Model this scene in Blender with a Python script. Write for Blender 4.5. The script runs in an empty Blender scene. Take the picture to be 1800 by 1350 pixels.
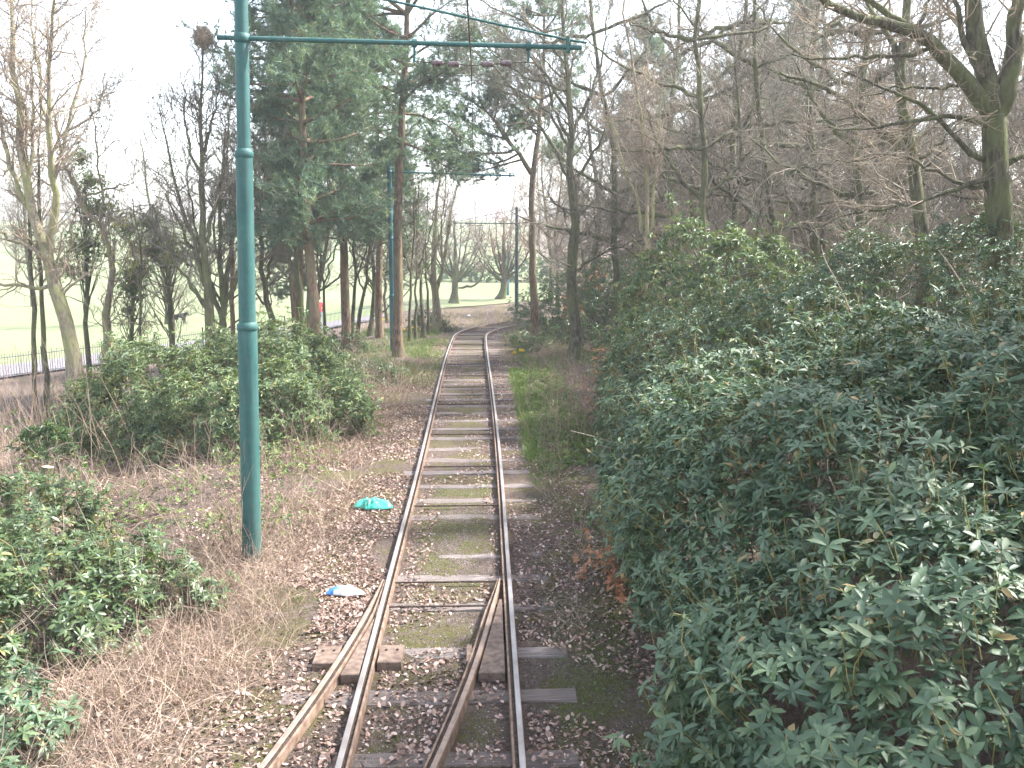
import bpy, math, random
import numpy as np
from mathutils import Vector, Matrix

# ------------------------------------------------------------------ camera, sky, sun, exposure
R = math.radians
sc = bpy.context.scene
F, H = 1600.0, 4.15                       # focal length in pixels of an 1800 px wide picture, eye height above the rails
PITCH = math.atan(280 / F)
YAW = math.atan(50 * math.cos(PITCH) / F)
cam = bpy.data.cameras.new('camera')
cam.sensor_width = 36.0
cam.lens = 36.0 * F / 1800
cam.clip_start = 0.1
cam.clip_end = 2000
camo = bpy.data.objects.new('camera', cam)
camo.location = (0, 0, H)
camo.rotation_euler = (math.pi / 2 - PITCH, 0, -YAW)
sc.collection.objects.link(camo)
sc.camera = camo

SUN_AZ, SUN_EL = R(74), R(47)             # azimuth from the line of the track (+Y) towards +X
world = bpy.data.worlds.new('World')
sc.world = world
world.use_nodes = True
wn = world.node_tree
sky = wn.nodes.new('ShaderNodeTexSky')
sky.sky_type = 'NISHITA'
sky.sun_disc = False
sky.sun_elevation = SUN_EL
sky.sun_rotation = SUN_AZ
sky.air_density = 1.0
sky.dust_density = 1.5
sky.ozone_density = 1.0
bg = wn.nodes['Background']
bg.inputs['Strength'].default_value = 0.15
veil = wn.nodes.new('ShaderNodeHueSaturation')     # thin high cloud takes most of the blue out of the sky
veil.inputs['Saturation'].default_value = 0.52
wn.links.new(sky.outputs[0], veil.inputs['Color'])
wn.links.new(veil.outputs[0], bg.inputs[0])

sun = bpy.data.lights.new('sun', 'SUN')
sun.energy = 4.2
sun.angle = R(3)
sun.color = (1.0, 0.96, 0.93)
suno = bpy.data.objects.new('sun', sun)
sdir = Vector((math.sin(SUN_AZ) * math.cos(SUN_EL), math.cos(SUN_AZ) * math.cos(SUN_EL), math.sin(SUN_EL)))
suno.rotation_euler = sdir.to_track_quat('Z', 'Y').to_euler()
suno.location = (20, 0, 30)
sc.collection.objects.link(suno)

sc.view_settings.view_transform = 'Standard'
sc.view_settings.look = 'None'
sc.view_settings.exposure = 2.12
sc.view_settings.gamma = 1.0
sc.view_settings.use_curve_mapping = False
sc.render.engine = 'CYCLES'
sc.cycles.max_bounces = 5
sc.cycles.diffuse_bounces = 2
sc.cycles.glossy_bounces = 2
sc.cycles.transmission_bounces = 2
sc.cycles.transparent_max_bounces = 4
sc.cycles.volume_bounces = 0
sc.cycles.use_adaptive_sampling = True
sc.cycles.adaptive_threshold = 0.03
sc.cycles.use_denoising = True
sc.cycles.denoiser = 'OPENIMAGEDENOISE'
sc.cycles.denoising_input_passes = 'RGB_ALBEDO_NORMAL'
sc.cycles.denoising_prefilter = 'ACCURATE'
sc.cycles.sample_clamp_indirect = 4.0

C = sc.collection
rng = np.random.default_rng(7)

# ------------------------------------------------------------------ where pixels lie in the place
def ray(u, v):
    x, y, z = (u - 900) / F, (675 - v) / F, -1.0
    a = math.pi / 2 - PITCH
    y2 = y * math.cos(a) - z * math.sin(a)
    z2 = y * math.sin(a) + z * math.cos(a)
    c, s = math.cos(-YAW), math.sin(-YAW)
    return np.array([c * x - s * y2, s * x + c * y2, z2])

def P(u, v, d):
    """the point seen at (u, v) that lies d metres down the line"""
    r = ray(u, v)
    return r * (d / r[1]) + np.array([0, 0, H])

def smooth(a, b, x):
    t = np.clip((np.asarray(x, float) - a) / (b - a), 0, 1)
    return t * t * (3 - 2 * t)

_w = [(rng.uniform(0, 6.28), rng.uniform(0, 6.28), k) for k in (0.35, 0.8, 1.7, 3.1, 5.3)]
def bump(x, y):
    z = 0
    for i, (a, b, k) in enumerate(_w):
        z = z + np.sin(k * x + a + 0.7 * np.sin(k * 0.6 * y + b)) * np.cos(k * 0.9 * y + b) * 0.05 / (k ** 0.6)
    return z

def track_x(y):
    y = np.asarray(y, float)
    return -0.435 - 0.2 * smooth(13, 38, y) + np.where(y > 40, 0.5 * (np.maximum(y - 40, 0)) ** 2 / 20.0, 0)

def rail_z(y):
    return -1.3 * smooth(18, 60, y) - 0.7 * smooth(50, 68, y)

def terrain(x, y):
    x = np.asarray(x, float); y = np.asarray(y, float)
    base = rail_z(y) - 0.12
    side = -1.7 * smooth(3.2, 17, -x) + 0.35 * smooth(3.0, 14, x)
    z = base + side
    off = np.abs(x - np.where(y < 48, track_x(np.minimum(y, 48)), -0.6))
    z = z + bump(x, y) * (0.12 + 0.88 * smooth(1.3, 3.5, off)) + 0.06 * smooth(1.6, 3.2, off) + 0.045 * smooth(0.85, 1.1, np.where(x < track_x(np.minimum(y, 48)), off, 0)) * np.where(y < 9, 0.4, 1)
    fl = -2.0
    z = np.where(z > fl + 0.5, z, fl + 0.5 * np.exp((z - fl - 0.5) / 0.5))     # soft floor
    r = np.hypot(x, y)
    z = z + 2.6 * smooth(95, 170, r) + 5.0 * smooth(170, 330, r)
    return z

def gp(u, v):
    r = ray(u, v)
    t = 3.0
    for _ in range(4000):
        p = r * t + np.array([0, 0, H])
        if p[2] < terrain(p[0], p[1]):
            break
        t += 0.02 * max(1, t * 0.05)
    return p

# ------------------------------------------------------------------ materials
def new_mat(name):
    m = bpy.data.materials.new(name)
    m.use_nodes = True
    nt = m.node_tree
    return m, nt, nt.nodes['Principled BSDF']

def N(nt, t, **kw):
    n = nt.nodes.new(t)
    for k, v in kw.items():
        setattr(n, k, v)
    return n

def coords(nt, scale=1.0, kind='Object'):
    tc = N(nt, 'ShaderNodeTexCoord')
    mp = N(nt, 'ShaderNodeMapping')
    s = scale if isinstance(scale, (tuple, list)) else (scale,) * 3
    mp.inputs['Scale'].default_value = s
    nt.links.new(tc.outputs[kind], mp.inputs[0])
    return mp.outputs[0]

def noise(nt, vec, scale, detail=4, rough=0.6):
    n = N(nt, 'ShaderNodeTexNoise')
    n.inputs['Scale'].default_value = scale
    n.inputs['Detail'].default_value = detail
    n.inputs['Roughness'].default_value = rough
    if vec is not None:
        nt.links.new(vec, n.inputs['Vector'])
    return n.outputs['Fac']

def ramp(nt, fac, stops, interp='LINEAR'):
    r = N(nt, 'ShaderNodeValToRGB')
    r.color_ramp.interpolation = interp
    els = r.color_ramp.elements
    while len(els) < len(stops):
        els.new(0.5)
    for e, (p, c) in zip(els, stops):
        e.position = p
        e.color = tuple(c) + (1,) if len(c) == 3 else c
    nt.links.new(fac, r.inputs[0])
    return r.outputs[0]

def mix(nt, fac, a, b, mode='MIX'):
    m = N(nt, 'ShaderNodeMix', data_type='RGBA', blend_type=mode)
    for sock, val in ((m.inputs[0], fac), (m.inputs[6], a), (m.inputs[7], b)):
        if hasattr(val, 'is_linked'):
            nt.links.new(val, sock)
        elif isinstance(val, (int, float)):
            sock.default_value = val
        else:
            sock.default_value = tuple(val) + (1,)
    return m.outputs[2]

def mathn(nt, op, a, b=None, c=None, clamp=False):
    m = N(nt, 'ShaderNodeMath', operation=op, use_clamp=clamp)
    for i, v in enumerate((a, b, c)):
        if v is None: continue
        if hasattr(v, 'is_linked'): nt.links.new(v, m.inputs[i])
        else: m.inputs[i].default_value = v
    return m.outputs[0]

def bump_node(nt, bsdf, height, strength=0.3, dist=0.02):
    b = N(nt, 'ShaderNodeBump')
    b.inputs['Strength'].default_value = strength
    b.inputs['Distance'].default_value = dist
    nt.links.new(height, b.inputs['Height'])
    nt.links.new(b.outputs[0], bsdf.inputs['Normal'])

def rnd_attr(nt):
    a = N(nt, 'ShaderNodeAttribute', attribute_name='rnd')
    return a.outputs['Fac']

def leaf_mat(name, stops, rough=0.4, trans=0.25, spec=0.5, tcol=None):
    m, nt, b = new_mat(name)
    col = ramp(nt, rnd_attr(nt), stops)
    nt.links.new(col, b.inputs['Base Color'])
    b.inputs['Roughness'].default_value = rough
    b.inputs['Specular IOR Level'].default_value = spec
    if trans > 0:
        t = N(nt, 'ShaderNodeBsdfTranslucent')
        c2 = mix(nt, 1.0, col, tcol or (1.0, 1.0, 0.45), 'MULTIPLY')
        nt.links.new(c2, t.inputs[0])
        mx = N(nt, 'ShaderNodeMixShader')
        mx.inputs[0].default_value = trans
        nt.links.new(b.outputs[0], mx.inputs[1])
        nt.links.new(t.outputs[0], mx.inputs[2])
        nt.links.new(mx.outputs[0], nt.nodes['Material Output'].inputs[0])
    return m

def bark_mat(name, c1, c2, moss, moss_amt=0.5, scale=6.0, rough=0.9):
    m, nt, b = new_mat(name)
    v = coords(nt, (1, 1, 0.25))
    n1 = noise(nt, v, scale * 3, 6, 0.7)
    base = ramp(nt, n1, [(0.34, tuple(x * 0.6 for x in c1)), (0.45, c1), (0.62, c2)])
    base = mix(nt, ramp(nt, noise(nt, coords(nt), 1.3, 4), [(0.35, (0, 0, 0)), (0.7, (0.55, 0.55, 0.55))]), base, tuple(x * 0.55 for x in c2))
    n2 = noise(nt, coords(nt, (1, 1, 0.5)), scale * 0.35, 4)
    msk = ramp(nt, n2, [(0.5 - 0.1 * moss_amt, (0, 0, 0)), (0.72 - 0.22 * moss_amt, (1, 1, 1))])
    col = mix(nt, mathn(nt, 'MULTIPLY', msk, 0.75), base, moss)
    nt.links.new(col, b.inputs['Base Color'])
    b.inputs['Roughness'].default_value = rough
    b.inputs['Specular IOR Level'].default_value = 0.15
    bump_node(nt, b, n1, 0.9, 0.05)
    return m

def plain_mat(name, c1, c2, scale=10, rough=0.6, metal=0.0, spec=0.4, bmp=0.15):
    m, nt, b = new_mat(name)
    n = noise(nt, coords(nt), scale, 5)
    nt.links.new(ramp(nt, n, [(0.35, c1), (0.68, c2)]), b.inputs['Base Color'])
    b.inputs['Roughness'].default_value = rough
    b.inputs['Metallic'].default_value = metal
    b.inputs['Specular IOR Level'].default_value = spec
    if bmp: bump_node(nt, b, n, bmp, 0.01)
    return m

M = {}
M['bark'] = bark_mat('bark', (0.07, 0.062, 0.046), (0.18, 0.165, 0.125), (0.13, 0.15, 0.06), 0.8)
M['bark_green'] = bark_mat('bark_green', (0.07, 0.065, 0.042), (0.19, 0.175, 0.125), (0.145, 0.16, 0.07), 0.55)
M['bark_pale'] = bark_mat('bark_pale', (0.20, 0.165, 0.12), (0.42, 0.36, 0.27), (0.30, 0.31, 0.13), 0.6)
M['bark_pine'] = bark_mat('bark_pine', (0.12, 0.085, 0.06), (0.32, 0.215, 0.15), (0.19, 0.17, 0.10), 0.6)
M['twig'] = plain_mat('twig', (0.145, 0.128, 0.10), (0.31, 0.275, 0.215), 3, 0.85, 0, 0.2, 0)
M['twig_pale'] = plain_mat('twig_pale', (0.22, 0.17, 0.13), (0.40, 0.33, 0.24), 2, 0.85, 0, 0.2, 0)
M['twig_red'] = plain_mat('twig_red', (0.17, 0.095, 0.08), (0.30, 0.18, 0.15), 2, 0.85, 0, 0.2, 0)
M['rhodo'] = leaf_mat('rhododendron_leaf', [(0.0, (0.048, 0.088, 0.046)), (0.5, (0.08, 0.135, 0.068)), (0.85, (0.122, 0.175, 0.08)), (0.97, (0.17, 0.205, 0.085)), (1.0, (0.30, 0.22, 0.09))], 0.5, 0.18, 0.55)
M['rhodo_sun'] = leaf_mat('rhododendron_leaf_sunlit', [(0.0, (0.065, 0.11, 0.046)), (0.5, (0.125, 0.185, 0.076)), (0.85, (0.20, 0.25, 0.10)), (1.0, (0.36, 0.32, 0.14))], 0.5, 0.28, 0.5)  # sunlight put into the leaf colour: paler and yellower than the plain leaf
M['rhodo_stem'] = plain_mat('rhododendron_stem', (0.16, 0.13, 0.05), (0.28, 0.26, 0.09), 8, 0.7, 0, 0.3, 0)
M['needle'] = leaf_mat('pine_needle', [(0.0, (0.085, 0.15, 0.11)), (0.5, (0.14, 0.22, 0.155)), (0.9, (0.21, 0.28, 0.17)), (1.0, (0.30, 0.27, 0.15))], 0.5, 0.3, 0.35)
M['holly'] = leaf_mat('evergreen_leaf', [(0.0, (0.045, 0.09, 0.035)), (0.6, (0.08, 0.14, 0.05)), (1.0, (0.15, 0.20, 0.06))], 0.4, 0.28, 0.5)
M['catkin'] = leaf_mat('catkin', [(0.0, (0.28, 0.30, 0.07)), (1.0, (0.45, 0.42, 0.12))], 0.7, 0.3, 0.2)
M['dead_leaf'] = leaf_mat('dead_leaf', [(0.0, (0.07, 0.048, 0.036)), (0.3, (0.17, 0.11, 0.085)), (0.65, (0.38, 0.265, 0.215)), (1.0, (0.62, 0.50, 0.44))], 0.7, 0.15, 0.25, (1, 0.8, 0.5))
M['beech_leaf'] = leaf_mat('dry_beech_leaf', [(0.0, (0.34, 0.16, 0.08)), (1.0, (0.55, 0.30, 0.18))], 0.6, 0.35, 0.3, (1, 0.8, 0.5))
M['straw'] = leaf_mat('dry_grass', [(0.0, (0.15, 0.105, 0.08)), (0.5, (0.32, 0.24, 0.185)), (1.0, (0.52, 0.43, 0.34))], 0.75, 0.2, 0.2, (1, 0.9, 0.6))
M['weed'] = leaf_mat('weed_leaf', [(0.0, (0.06, 0.11, 0.03)), (0.6, (0.12, 0.18, 0.05)), (1.0, (0.24, 0.27, 0.09))], 0.5, 0.3, 0.35)
M['grass'] = leaf_mat('grass_blade', [(0.0, (0.08, 0.15, 0.035)), (0.6, (0.14, 0.235, 0.055)), (1.0, (0.25, 0.31, 0.09))], 0.5, 0.35, 0.35)
M['yellow'] = leaf_mat('daffodil_petal', [(0.0, (0.75, 0.52, 0.03)), (1.0, (0.85, 0.68, 0.06))], 0.5, 0.3, 0.3, (1, 1, 0.6))
M['orange'] = leaf_mat('daffodil_trumpet', [(0.0, (0.8, 0.42, 0.02)), (1.0, (0.8, 0.42, 0.02))], 0.5, 0.2, 0.3, (1, 1, 0.6))

# ------------------------------------------------------------------ meshes from arrays
def mesh_np(name, parts, mats):
    """parts: list of (verts (n,3), faces (m,k), material index, rnd per face or None, smooth)"""
    me = bpy.data.meshes.new(name)
    V, Ls, starts, tot, mi, rd, sm = [], [], [], [], [], [], []
    off = lo = 0
    for v, f, m, r, s in parts:
        if len(f) == 0: continue
        v = np.asarray(v, np.float32).reshape(-1, 3)
        f = np.asarray(f, np.int32)
        k = f.shape[1]
        V.append(v); Ls.append((f + off).ravel())
        starts.append(lo + np.arange(len(f)) * k)
        tot.append(np.full(len(f), k)); mi.append(np.full(len(f), m))
        rd.append(np.full(len(f), 0.5) if r is None else r); sm.append(np.full(len(f), s))
        off += len(v); lo += f.size
    V = np.concatenate(V); L = np.concatenate(Ls); S = np.concatenate(starts)
    me.vertices.add(len(V)); me.vertices.foreach_set('co', V.ravel())
    me.loops.add(len(L)); me.loops.foreach_set('vertex_index', L.astype(np.int32))
    me.polygons.add(len(S))
    me.polygons.foreach_set('loop_start', S.astype(np.int32))
    me.polygons.foreach_set('loop_total', np.concatenate(tot).astype(np.int32))
    me.polygons.foreach_set('material_index', np.concatenate(mi).astype(np.int32))
    me.polygons.foreach_set('use_smooth', np.concatenate(sm).astype(bool))
    at = me.attributes.new('rnd', 'FLOAT', 'FACE')
    at.data.foreach_set('value', np.concatenate(rd).astype(np.float32))
    for m in mats: me.materials.append(m)
    me.update(calc_edges=True)
    return me

def link(name, me, parent=None, loc=None, kind=None):
    o = bpy.data.objects.new(name, me)
    C.objects.link(o)
    if parent is not None: o.parent = parent
    if loc is not None: o.location = loc
    if kind: o['kind'] = kind
    return o

def tag(o, label, cat, group=None):
    o['label'] = label
    o['category'] = cat
    if group: o['group'] = group
    return o

def thing(name, label, cat, loc=(0, 0, 0), group=None):
    o = bpy.data.objects.new(name, None)
    o.empty_display_size = 0.3
    C.objects.link(o)
    o.location = tuple(float(c) for c in loc)
    return tag(o, label, cat, group)

def nrm(a):
    return a / np.maximum(np.linalg.norm(a, axis=-1, keepdims=True), 1e-9)

def perp(t):
    ref = np.where(np.abs(t[..., 2:3]) < 0.9, np.array([0, 0, 1.0]), np.array([1.0, 0, 0]))
    u = nrm(np.cross(ref, t))
    return u, np.cross(t, u)

def tubes(pts, rad, k, cap=False):
    """pts (n,s,3), rad (n,s) -> verts, quads"""
    n, s, _ = pts.shape
    t = np.empty_like(pts)
    t[:, 1:-1] = pts[:, 2:] - pts[:, :-2]
    t[:, 0] = pts[:, 1] - pts[:, 0]; t[:, -1] = pts[:, -1] - pts[:, -2]
    t = nrm(t)
    u, v = perp(nrm(t.mean(1, keepdims=True)))
    u = nrm(u - t * (u * t).sum(-1, keepdims=True))
    v = np.cross(t, u)
    a = np.arange(k) * 2 * math.pi / k
    ring = pts[:, :, None] + rad[:, :, None, None] * (np.cos(a)[None, None, :, None] * u[:, :, None] + np.sin(a)[None, None, :, None] * v[:, :, None])
    V = ring.reshape(-1, 3)
    idx = np.arange(n * s * k).reshape(n, s, k)
    a0 = idx[:, :-1]; a1 = idx[:, 1:]
    q = np.stack([a0, np.roll(a0, -1, 2), np.roll(a1, -1, 2), a1], -1).reshape(-1, 4)
    return V, q

def grow(rg, st, dr, ln, r0, r1, S, wander, up):
    p = st.copy(); d = dr.copy()
    pts = [p]
    for s in range(S):
        d = nrm(d + wander * rg.normal(size=d.shape) + np.array([0, 0, up]))
        p = p + d * (ln / S)[:, None]
        pts.append(p)
    t = np.linspace(0, 1, S + 1)[None]
    return np.stack(pts, 1), r0[:, None] * (1 - t) + r1[:, None] * t

def kids(rg, pts, rad, cnt, t0, t1, a0, a1, flat=0.0):
    n, s, _ = pts.shape
    par = np.repeat(np.arange(n), cnt)
    m = len(par)
    t = rg.uniform(t0, t1, m)
    x = t * (s - 1); i = np.minimum(x.astype(int), s - 2); f = (x - i)[:, None]
    A, B = pts[par, i], pts[par, i + 1]
    pos = A * (1 - f) + B * f
    tan = nrm(B - A)
    u, v = perp(tan)
    az = rg.uniform(0, 2 * math.pi, m)
    w = np.cos(az)[:, None] * u + np.sin(az)[:, None] * v
    if flat: w = nrm(w * np.array([1, 1, 1 - flat]))
    an = rg.uniform(a0, a1, m)[:, None]
    r = (rad[par, i] * (1 - f[:, 0]) + rad[par, i + 1] * f[:, 0])
    return pos, nrm(np.cos(an) * tan + np.sin(an) * w), par, t, r

def resample(pl, S, rg=None, jit=0.0):
    pl = np.asarray(pl, float)
    if len(pl) > 2:                       # one smoothing pass
        q = [pl[0]]
        for a, b in zip(pl[:-1], pl[1:]):
            q += [a * 0.75 + b * 0.25, a * 0.25 + b * 0.75]
        q.append(pl[-1]); pl = np.array(q)
    L = np.r_[0, np.cumsum(np.linalg.norm(np.diff(pl, axis=0), axis=1))]
    t = np.linspace(0, L[-1], S)
    o = np.stack([np.interp(t, L, pl[:, j]) for j in range(3)], 1)
    if rg is not None and jit:
        w = rg.normal(size=o.shape) * jit
        w[0] = 0; o = o + w
    return o, L[-1]

# ------------------------------------------------------------------ bare trees
def twig_parts(rg, pts, rad, lens, dens, scale, up, levels, minr, t0=0.25, len2=(0.5, 1.3), seg4=1):
    """branches and twigs on the given limbs; returns tube parts"""
    out = []
    cnt = np.maximum(1, (lens * dens).astype(int))
    pos, d, par, t, r = kids(rg, pts, rad, cnt, t0, 1.0, R(25), R(70))
    ln = rg.uniform(len2[0], len2[1], len(pos)) * scale * (1.25 - 0.6 * t)
    r0 = np.maximum(np.minimum(r * 0.5, 0.012 + 0.012 * ln), minr)
    p2, q2 = grow(rg, pos, d, ln, r0, np.full(len(pos), minr), 5, 0.22, up)
    out.append(tubes(p2, q2, 4))
    n3, f3, n4, f4 = levels
    pos, d, par, t, r = kids(rg, p2, q2, np.full(len(p2), n3), 0.15, 1.0, R(25), R(65))
    l3 = ln[par] * rg.uniform(f3 * 0.6, f3 * 1.4, len(pos)) * (1.2 - 0.5 * t)
    p3, q3 = grow(rg, pos, d, l3, np.maximum(r * 0.6, minr), np.full(len(pos), minr * 0.8), 3, 0.25, up * 1.2)
    out.append(tubes(p3, q3, 3))
    if n4:
        pos, d, par, t, r = kids(rg, p3, q3, np.full(len(p3), n4), 0.15, 1.0, R(25), R(65))
        l4 = l3[par] * rg.uniform(f4 * 0.6, f4 * 1.4, len(pos))
        p4, q4 = grow(rg, pos, d, l4, np.full(len(pos), minr * 0.85), np.full(len(pos), minr * 0.5), seg4, 0.25, up)
        out.append(tubes(p4, q4, 3))
    return out, (p3, q3)

def limb_arrays(rg, limbs, S, jit):
    P_, R_, L_ = [], [], []
    for pl, r0, r1 in limbs:
        o, L = resample(pl, S, rg, jit)
        P_.append(o); L_.append(L)
        t = np.linspace(0, 1, S)
        R_.append(r0 + (r1 - r0) * t ** 0.85)
    return np.array(P_), np.array(R_), np.array(L_)

def make_tree(name, label, base, limbs, seed, bark='bark', twig='twig', dens=2.5, scale=1.4, up=0.10, levels=(6, 0.5, 4, 0.5),
              minr=0.006, jit=0.03, group=None, cat='tree', t0=0.25, flare=1.5, len2=(0.5, 1.3), extra=None, seg4=1):
    rg = np.random.default_rng(seed)
    base = np.asarray(base, float)
    limbs = [(np.asarray(pl) - base, a, b) for pl, a, b in limbs]
    pts, rad, lens = limb_arrays(rg, limbs, 14, jit)
    rad[0, 0] *= flare; rad[0, 1] *= 1 + (flare - 1) * 0.25
    rad = rad * (1 + rg.normal(size=rad.shape) * 0.05)
    rad[1:, 0] *= 0.55; rad[1:, 1] *= 0.9
    root = thing(name, label, cat, base, group)
    tv, tq = tubes(pts, rad, 9)
    ctr = np.repeat(pts.reshape(-1, 3), 9, 0)
    tv = ctr + (tv - ctr) * (1 + rg.normal(size=(len(tv), 1)) * 0.06)
    link('trunk', mesh_np('trunk', [(tv, tq, 0, None, True)], [M[bark]]), root)
    parts, tips = twig_parts(rg, pts, rad, lens, dens, scale, up, levels, minr, t0, len2, seg4)
    pp = [(v, q, 0, None, True) for v, q in parts]
    mats = [M[twig]]
    if extra is not None:
        pp += extra(rg, tips); mats += [M['catkin']]
    link('crown', mesh_np('crown', pp, mats), root)
    return root

def pix_tree(name, label, d, limbs, seed, spread=0.3, **kw):
    """limbs traced as (pixel polyline, base radius, tip radius) at d metres; every limb leaves the plane by its own amount"""
    rg = np.random.default_rng(seed + 1000)
    L3 = []
    for i, (pl, r0, r1) in enumerate(limbs):
        n = len(pl)
        q = [P(u, v, d) for u, v in pl]
        ln = sum(np.linalg.norm(b - a) for a, b in zip(q[:-1], q[1:]))
        dd = rg.uniform(-spread, spread) * ln * (0.25 if i == 0 else 1)
        st = 0.0
        if i > 0:      # start on the trunk, wherever that has wandered to
            tr = np.array(L3[0][0])
            j = np.argmin(np.hypot(tr[:, 0] - q[0][0], tr[:, 2] - q[0][2]))
            st = tr[j][1] - d
        L3.append(([P(u, v, d + st + dd * (k / (n - 1)) ** 1.3) for k, (u, v) in enumerate(pl)], r0, r1))
    p0 = L3[0][0][0]
    gz = float(terrain(p0[0], p0[1]))
    base = np.array([p0[0], p0[1], gz - 0.05])
    if p0[2] > gz:
        L3[0] = ([base] + L3[0][0], L3[0][1], L3[0][2])
    else:
        L3[0] = ([base] + [q for q in L3[0][0] if q[2] > gz + 0.15], L3[0][1], L3[0][2])
    return make_tree(name, label, base, L3, seed, **kw)

def wild_limbs(rg, h, r, lean, fork, nl, spread, low=0.3, up=0.16):
    """a tree nobody traced: trunk, fork and limbs"""
    top = np.array([lean[0], lean[1], h])
    tr = [np.zeros(3), top * 0.25 + rg.normal(size=3) * 0.12, top * 0.55 + rg.normal(size=3) * 0.2, top * 0.8 + rg.normal(size=3) * 0.25, top]
    out = [(tr, r, r * 0.15)]
    pt, _ = resample(tr, 40)
    for k in range(nl):
        t = low + (0.95 - low) * (k + rg.uniform(0, 1)) / nl
        s = pt[int(t * 39)]
        a = k * 2.4 + rg.uniform(-0.5, 0.5)
        L = h * spread * (1.15 - 0.75 * t) * rg.uniform(0.7, 1.25)
        d = np.array([math.cos(a), math.sin(a), rg.uniform(0.15, 0.8)]); d /= np.linalg.norm(d)
        q = [s]
        for j in range(5):
            d = d + rg.normal(size=3) * 0.16 + np.array([0, 0, up]); d /= np.linalg.norm(d)
            q.append(q[-1] + d * L / 5)
        rr = r * (1 - 0.8 * t) * rg.uniform(0.4, 0.6)
        out.append((q, rr, rr * 0.15))
    return out

def copy_tree(root, loc, rz, s, label, group=None):
    r = root.copy(); C.objects.link(r)
    r.location = tuple(float(c) for c in loc); r.rotation_euler = (0, 0, rz); r.scale = (s, s, s * random.uniform(0.9, 1.1))
    r['label'] = label
    if group: r['group'] = group
    for ch in list(root.children):
        c = ch.copy(); C.objects.link(c); c.parent = r
    return r

# ------------------------------------------------------------------ leaves in whorls
LEAF = np.array([[0, 0, 0], [0.28, 0.42, 0.05], [0.28, 0, 0], [0.28, -0.42, 0.05], [0.68, 0.46, 0.0], [0.68, 0, -0.05], [0.68, -0.46, 0.0], [1, 0, -0.16]])
LEAF_8 = np.array([[0, 2, 1], [0, 3, 2], [4, 5, 7], [5, 6, 7], [1, 2, 5], [1, 5, 4], [2, 3, 6], [2, 6, 5]])
LEAF4 = np.array([[0, 0, 0], [0.5, 0.5, 0.05], [1, 0, -0.14], [0.5, -0.5, 0.05]])
LEAF4_T = np.array([[0, 2, 1], [0, 3, 2]])

def leaf_frames(rg, pos, axis, k, L, e0, e1, jit=0.35):
    n = len(pos)
    u, v = perp(axis)
    az = (np.arange(k)[None] * 2 * math.pi / k + rg.uniform(0, 6.28, (n, 1)) + rg.uniform(-jit, jit, (n, k)))
    rad = np.cos(az)[..., None] * u[:, None] + np.sin(az)[..., None] * v[:, None]
    e = rg.uniform(e0, e1, (n, k))[..., None]
    d = np.cos(e) * rad + np.sin(e) * axis[:, None]
    nn = nrm(np.cos(e) * axis[:, None] - np.sin(e) * rad + rg.normal(size=rad.shape) * 0.22)
    s = nrm(np.cross(nn, d)); nn = np.cross(d, s)
    ln = L * rg.uniform(0.55, 1.15, (n, k)) * rg.uniform(0.75, 1.15, (n, 1))
    p = np.repeat(pos[:, None], k, 1)
    return p.reshape(-1, 3), d.reshape(-1, 3), s.reshape(-1, 3), nn.reshape(-1, 3), ln.reshape(-1)

def leaf_parts(fr, width, rnd, tpl='full', m=0):
    p, d, s, nn, ln = fr
    T = LEAF if tpl == 'full' else (LEAF5 if tpl == 'mid' else LEAF4)
    V = p[:, None] + ln[:, None, None] * (T[None, :, 0:1] * d[:, None] + width * T[None, :, 1:2] * s[:, None] + T[None, :, 2:3] * nn[:, None])
    nl, nv = len(p), len(T)
    o = (np.arange(nl) * nv)[:, None, None]
    if tpl == 'full':
        return [(V.reshape(-1, 3), (LEAF_8[None] + o).reshape(-1, 3), m, np.repeat(rnd, 8), True)]
    if tpl == 'mid':
        return [(V.reshape(-1, 3), (LEAF5_T[None] + o).reshape(-1, 3), m, np.repeat(rnd, 4), True)]
    return [(V.reshape(-1, 3), (LEAF4_T[None] + o).reshape(-1, 3), m, np.repeat(rnd, 2), False)]

def noise3(p, k, seed):
    r = np.random.default_rng(seed); z = 0
    for j in range(7):
        d = nrm(r.normal(size=3)) * k * r.uniform(0.6, 1.6)
        z = z + np.sin(p @ d + r.uniform(0, 6.28))
    return z / 2.6
def lobes_sample(rg, lobes, n, face=None, lumpy=0.12, zmin=-0.4, clump=0.0, gap=0.3):
    lb = np.array(lobes, float)
    area = (lb[:, 3] * lb[:, 4] + lb[:, 3] * lb[:, 5] + lb[:, 4] * lb[:, 5])
    out_p, out_n = [], []
    got = 0
    ph = rg.uniform(0, 6.28, 6)
    while got < n:
        m = n * 2
        i = rg.choice(len(lb), m, p=area / area.sum())
        d = nrm(rg.normal(size=(m, 3)))
        c, r = lb[i, :3], lb[i, 3:6]
        bumpy = 1 + lumpy * (np.sin(5 * d[:, 0] + ph[0] + i) * np.sin(4 * d[:, 1] + ph[1]) + np.sin(7 * d[:, 2] + ph[2] + 2 * i) * np.sin(6 * d[:, 0] + ph[3])) * 0.6
        p = c + r * d * bumpy[:, None]
        nn = nrm(d / r)
        nz = noise3(p, 6.0, 5)
        p = p + nn * (clump * nz)[:, None]
        ok = d[:, 2] > zmin
        if clump: ok &= (nz > -0.45) | (rg.uniform(size=m) < gap)
        ok &= p[:, 2] > terrain(p[:, 0], p[:, 1]) + 0.06
        for j in range(len(lb)):
            q = (p - lb[j, :3]) / lb[j, 3:6]
            ok &= (i == j) | ((q * q).sum(1) > 0.9)
        if face is not None:
            tc = nrm(np.array([0, 0, H]) - p)
            back = (nn * tc).sum(1) < -0.25
            ok &= ~back | (rg.uniform(size=m) < face)
        out_p.append(p[ok]); out_n.append(nn[ok]); got += ok.sum()
    return np.concatenate(out_p)[:n], np.concatenate(out_n)[:n]

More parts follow.
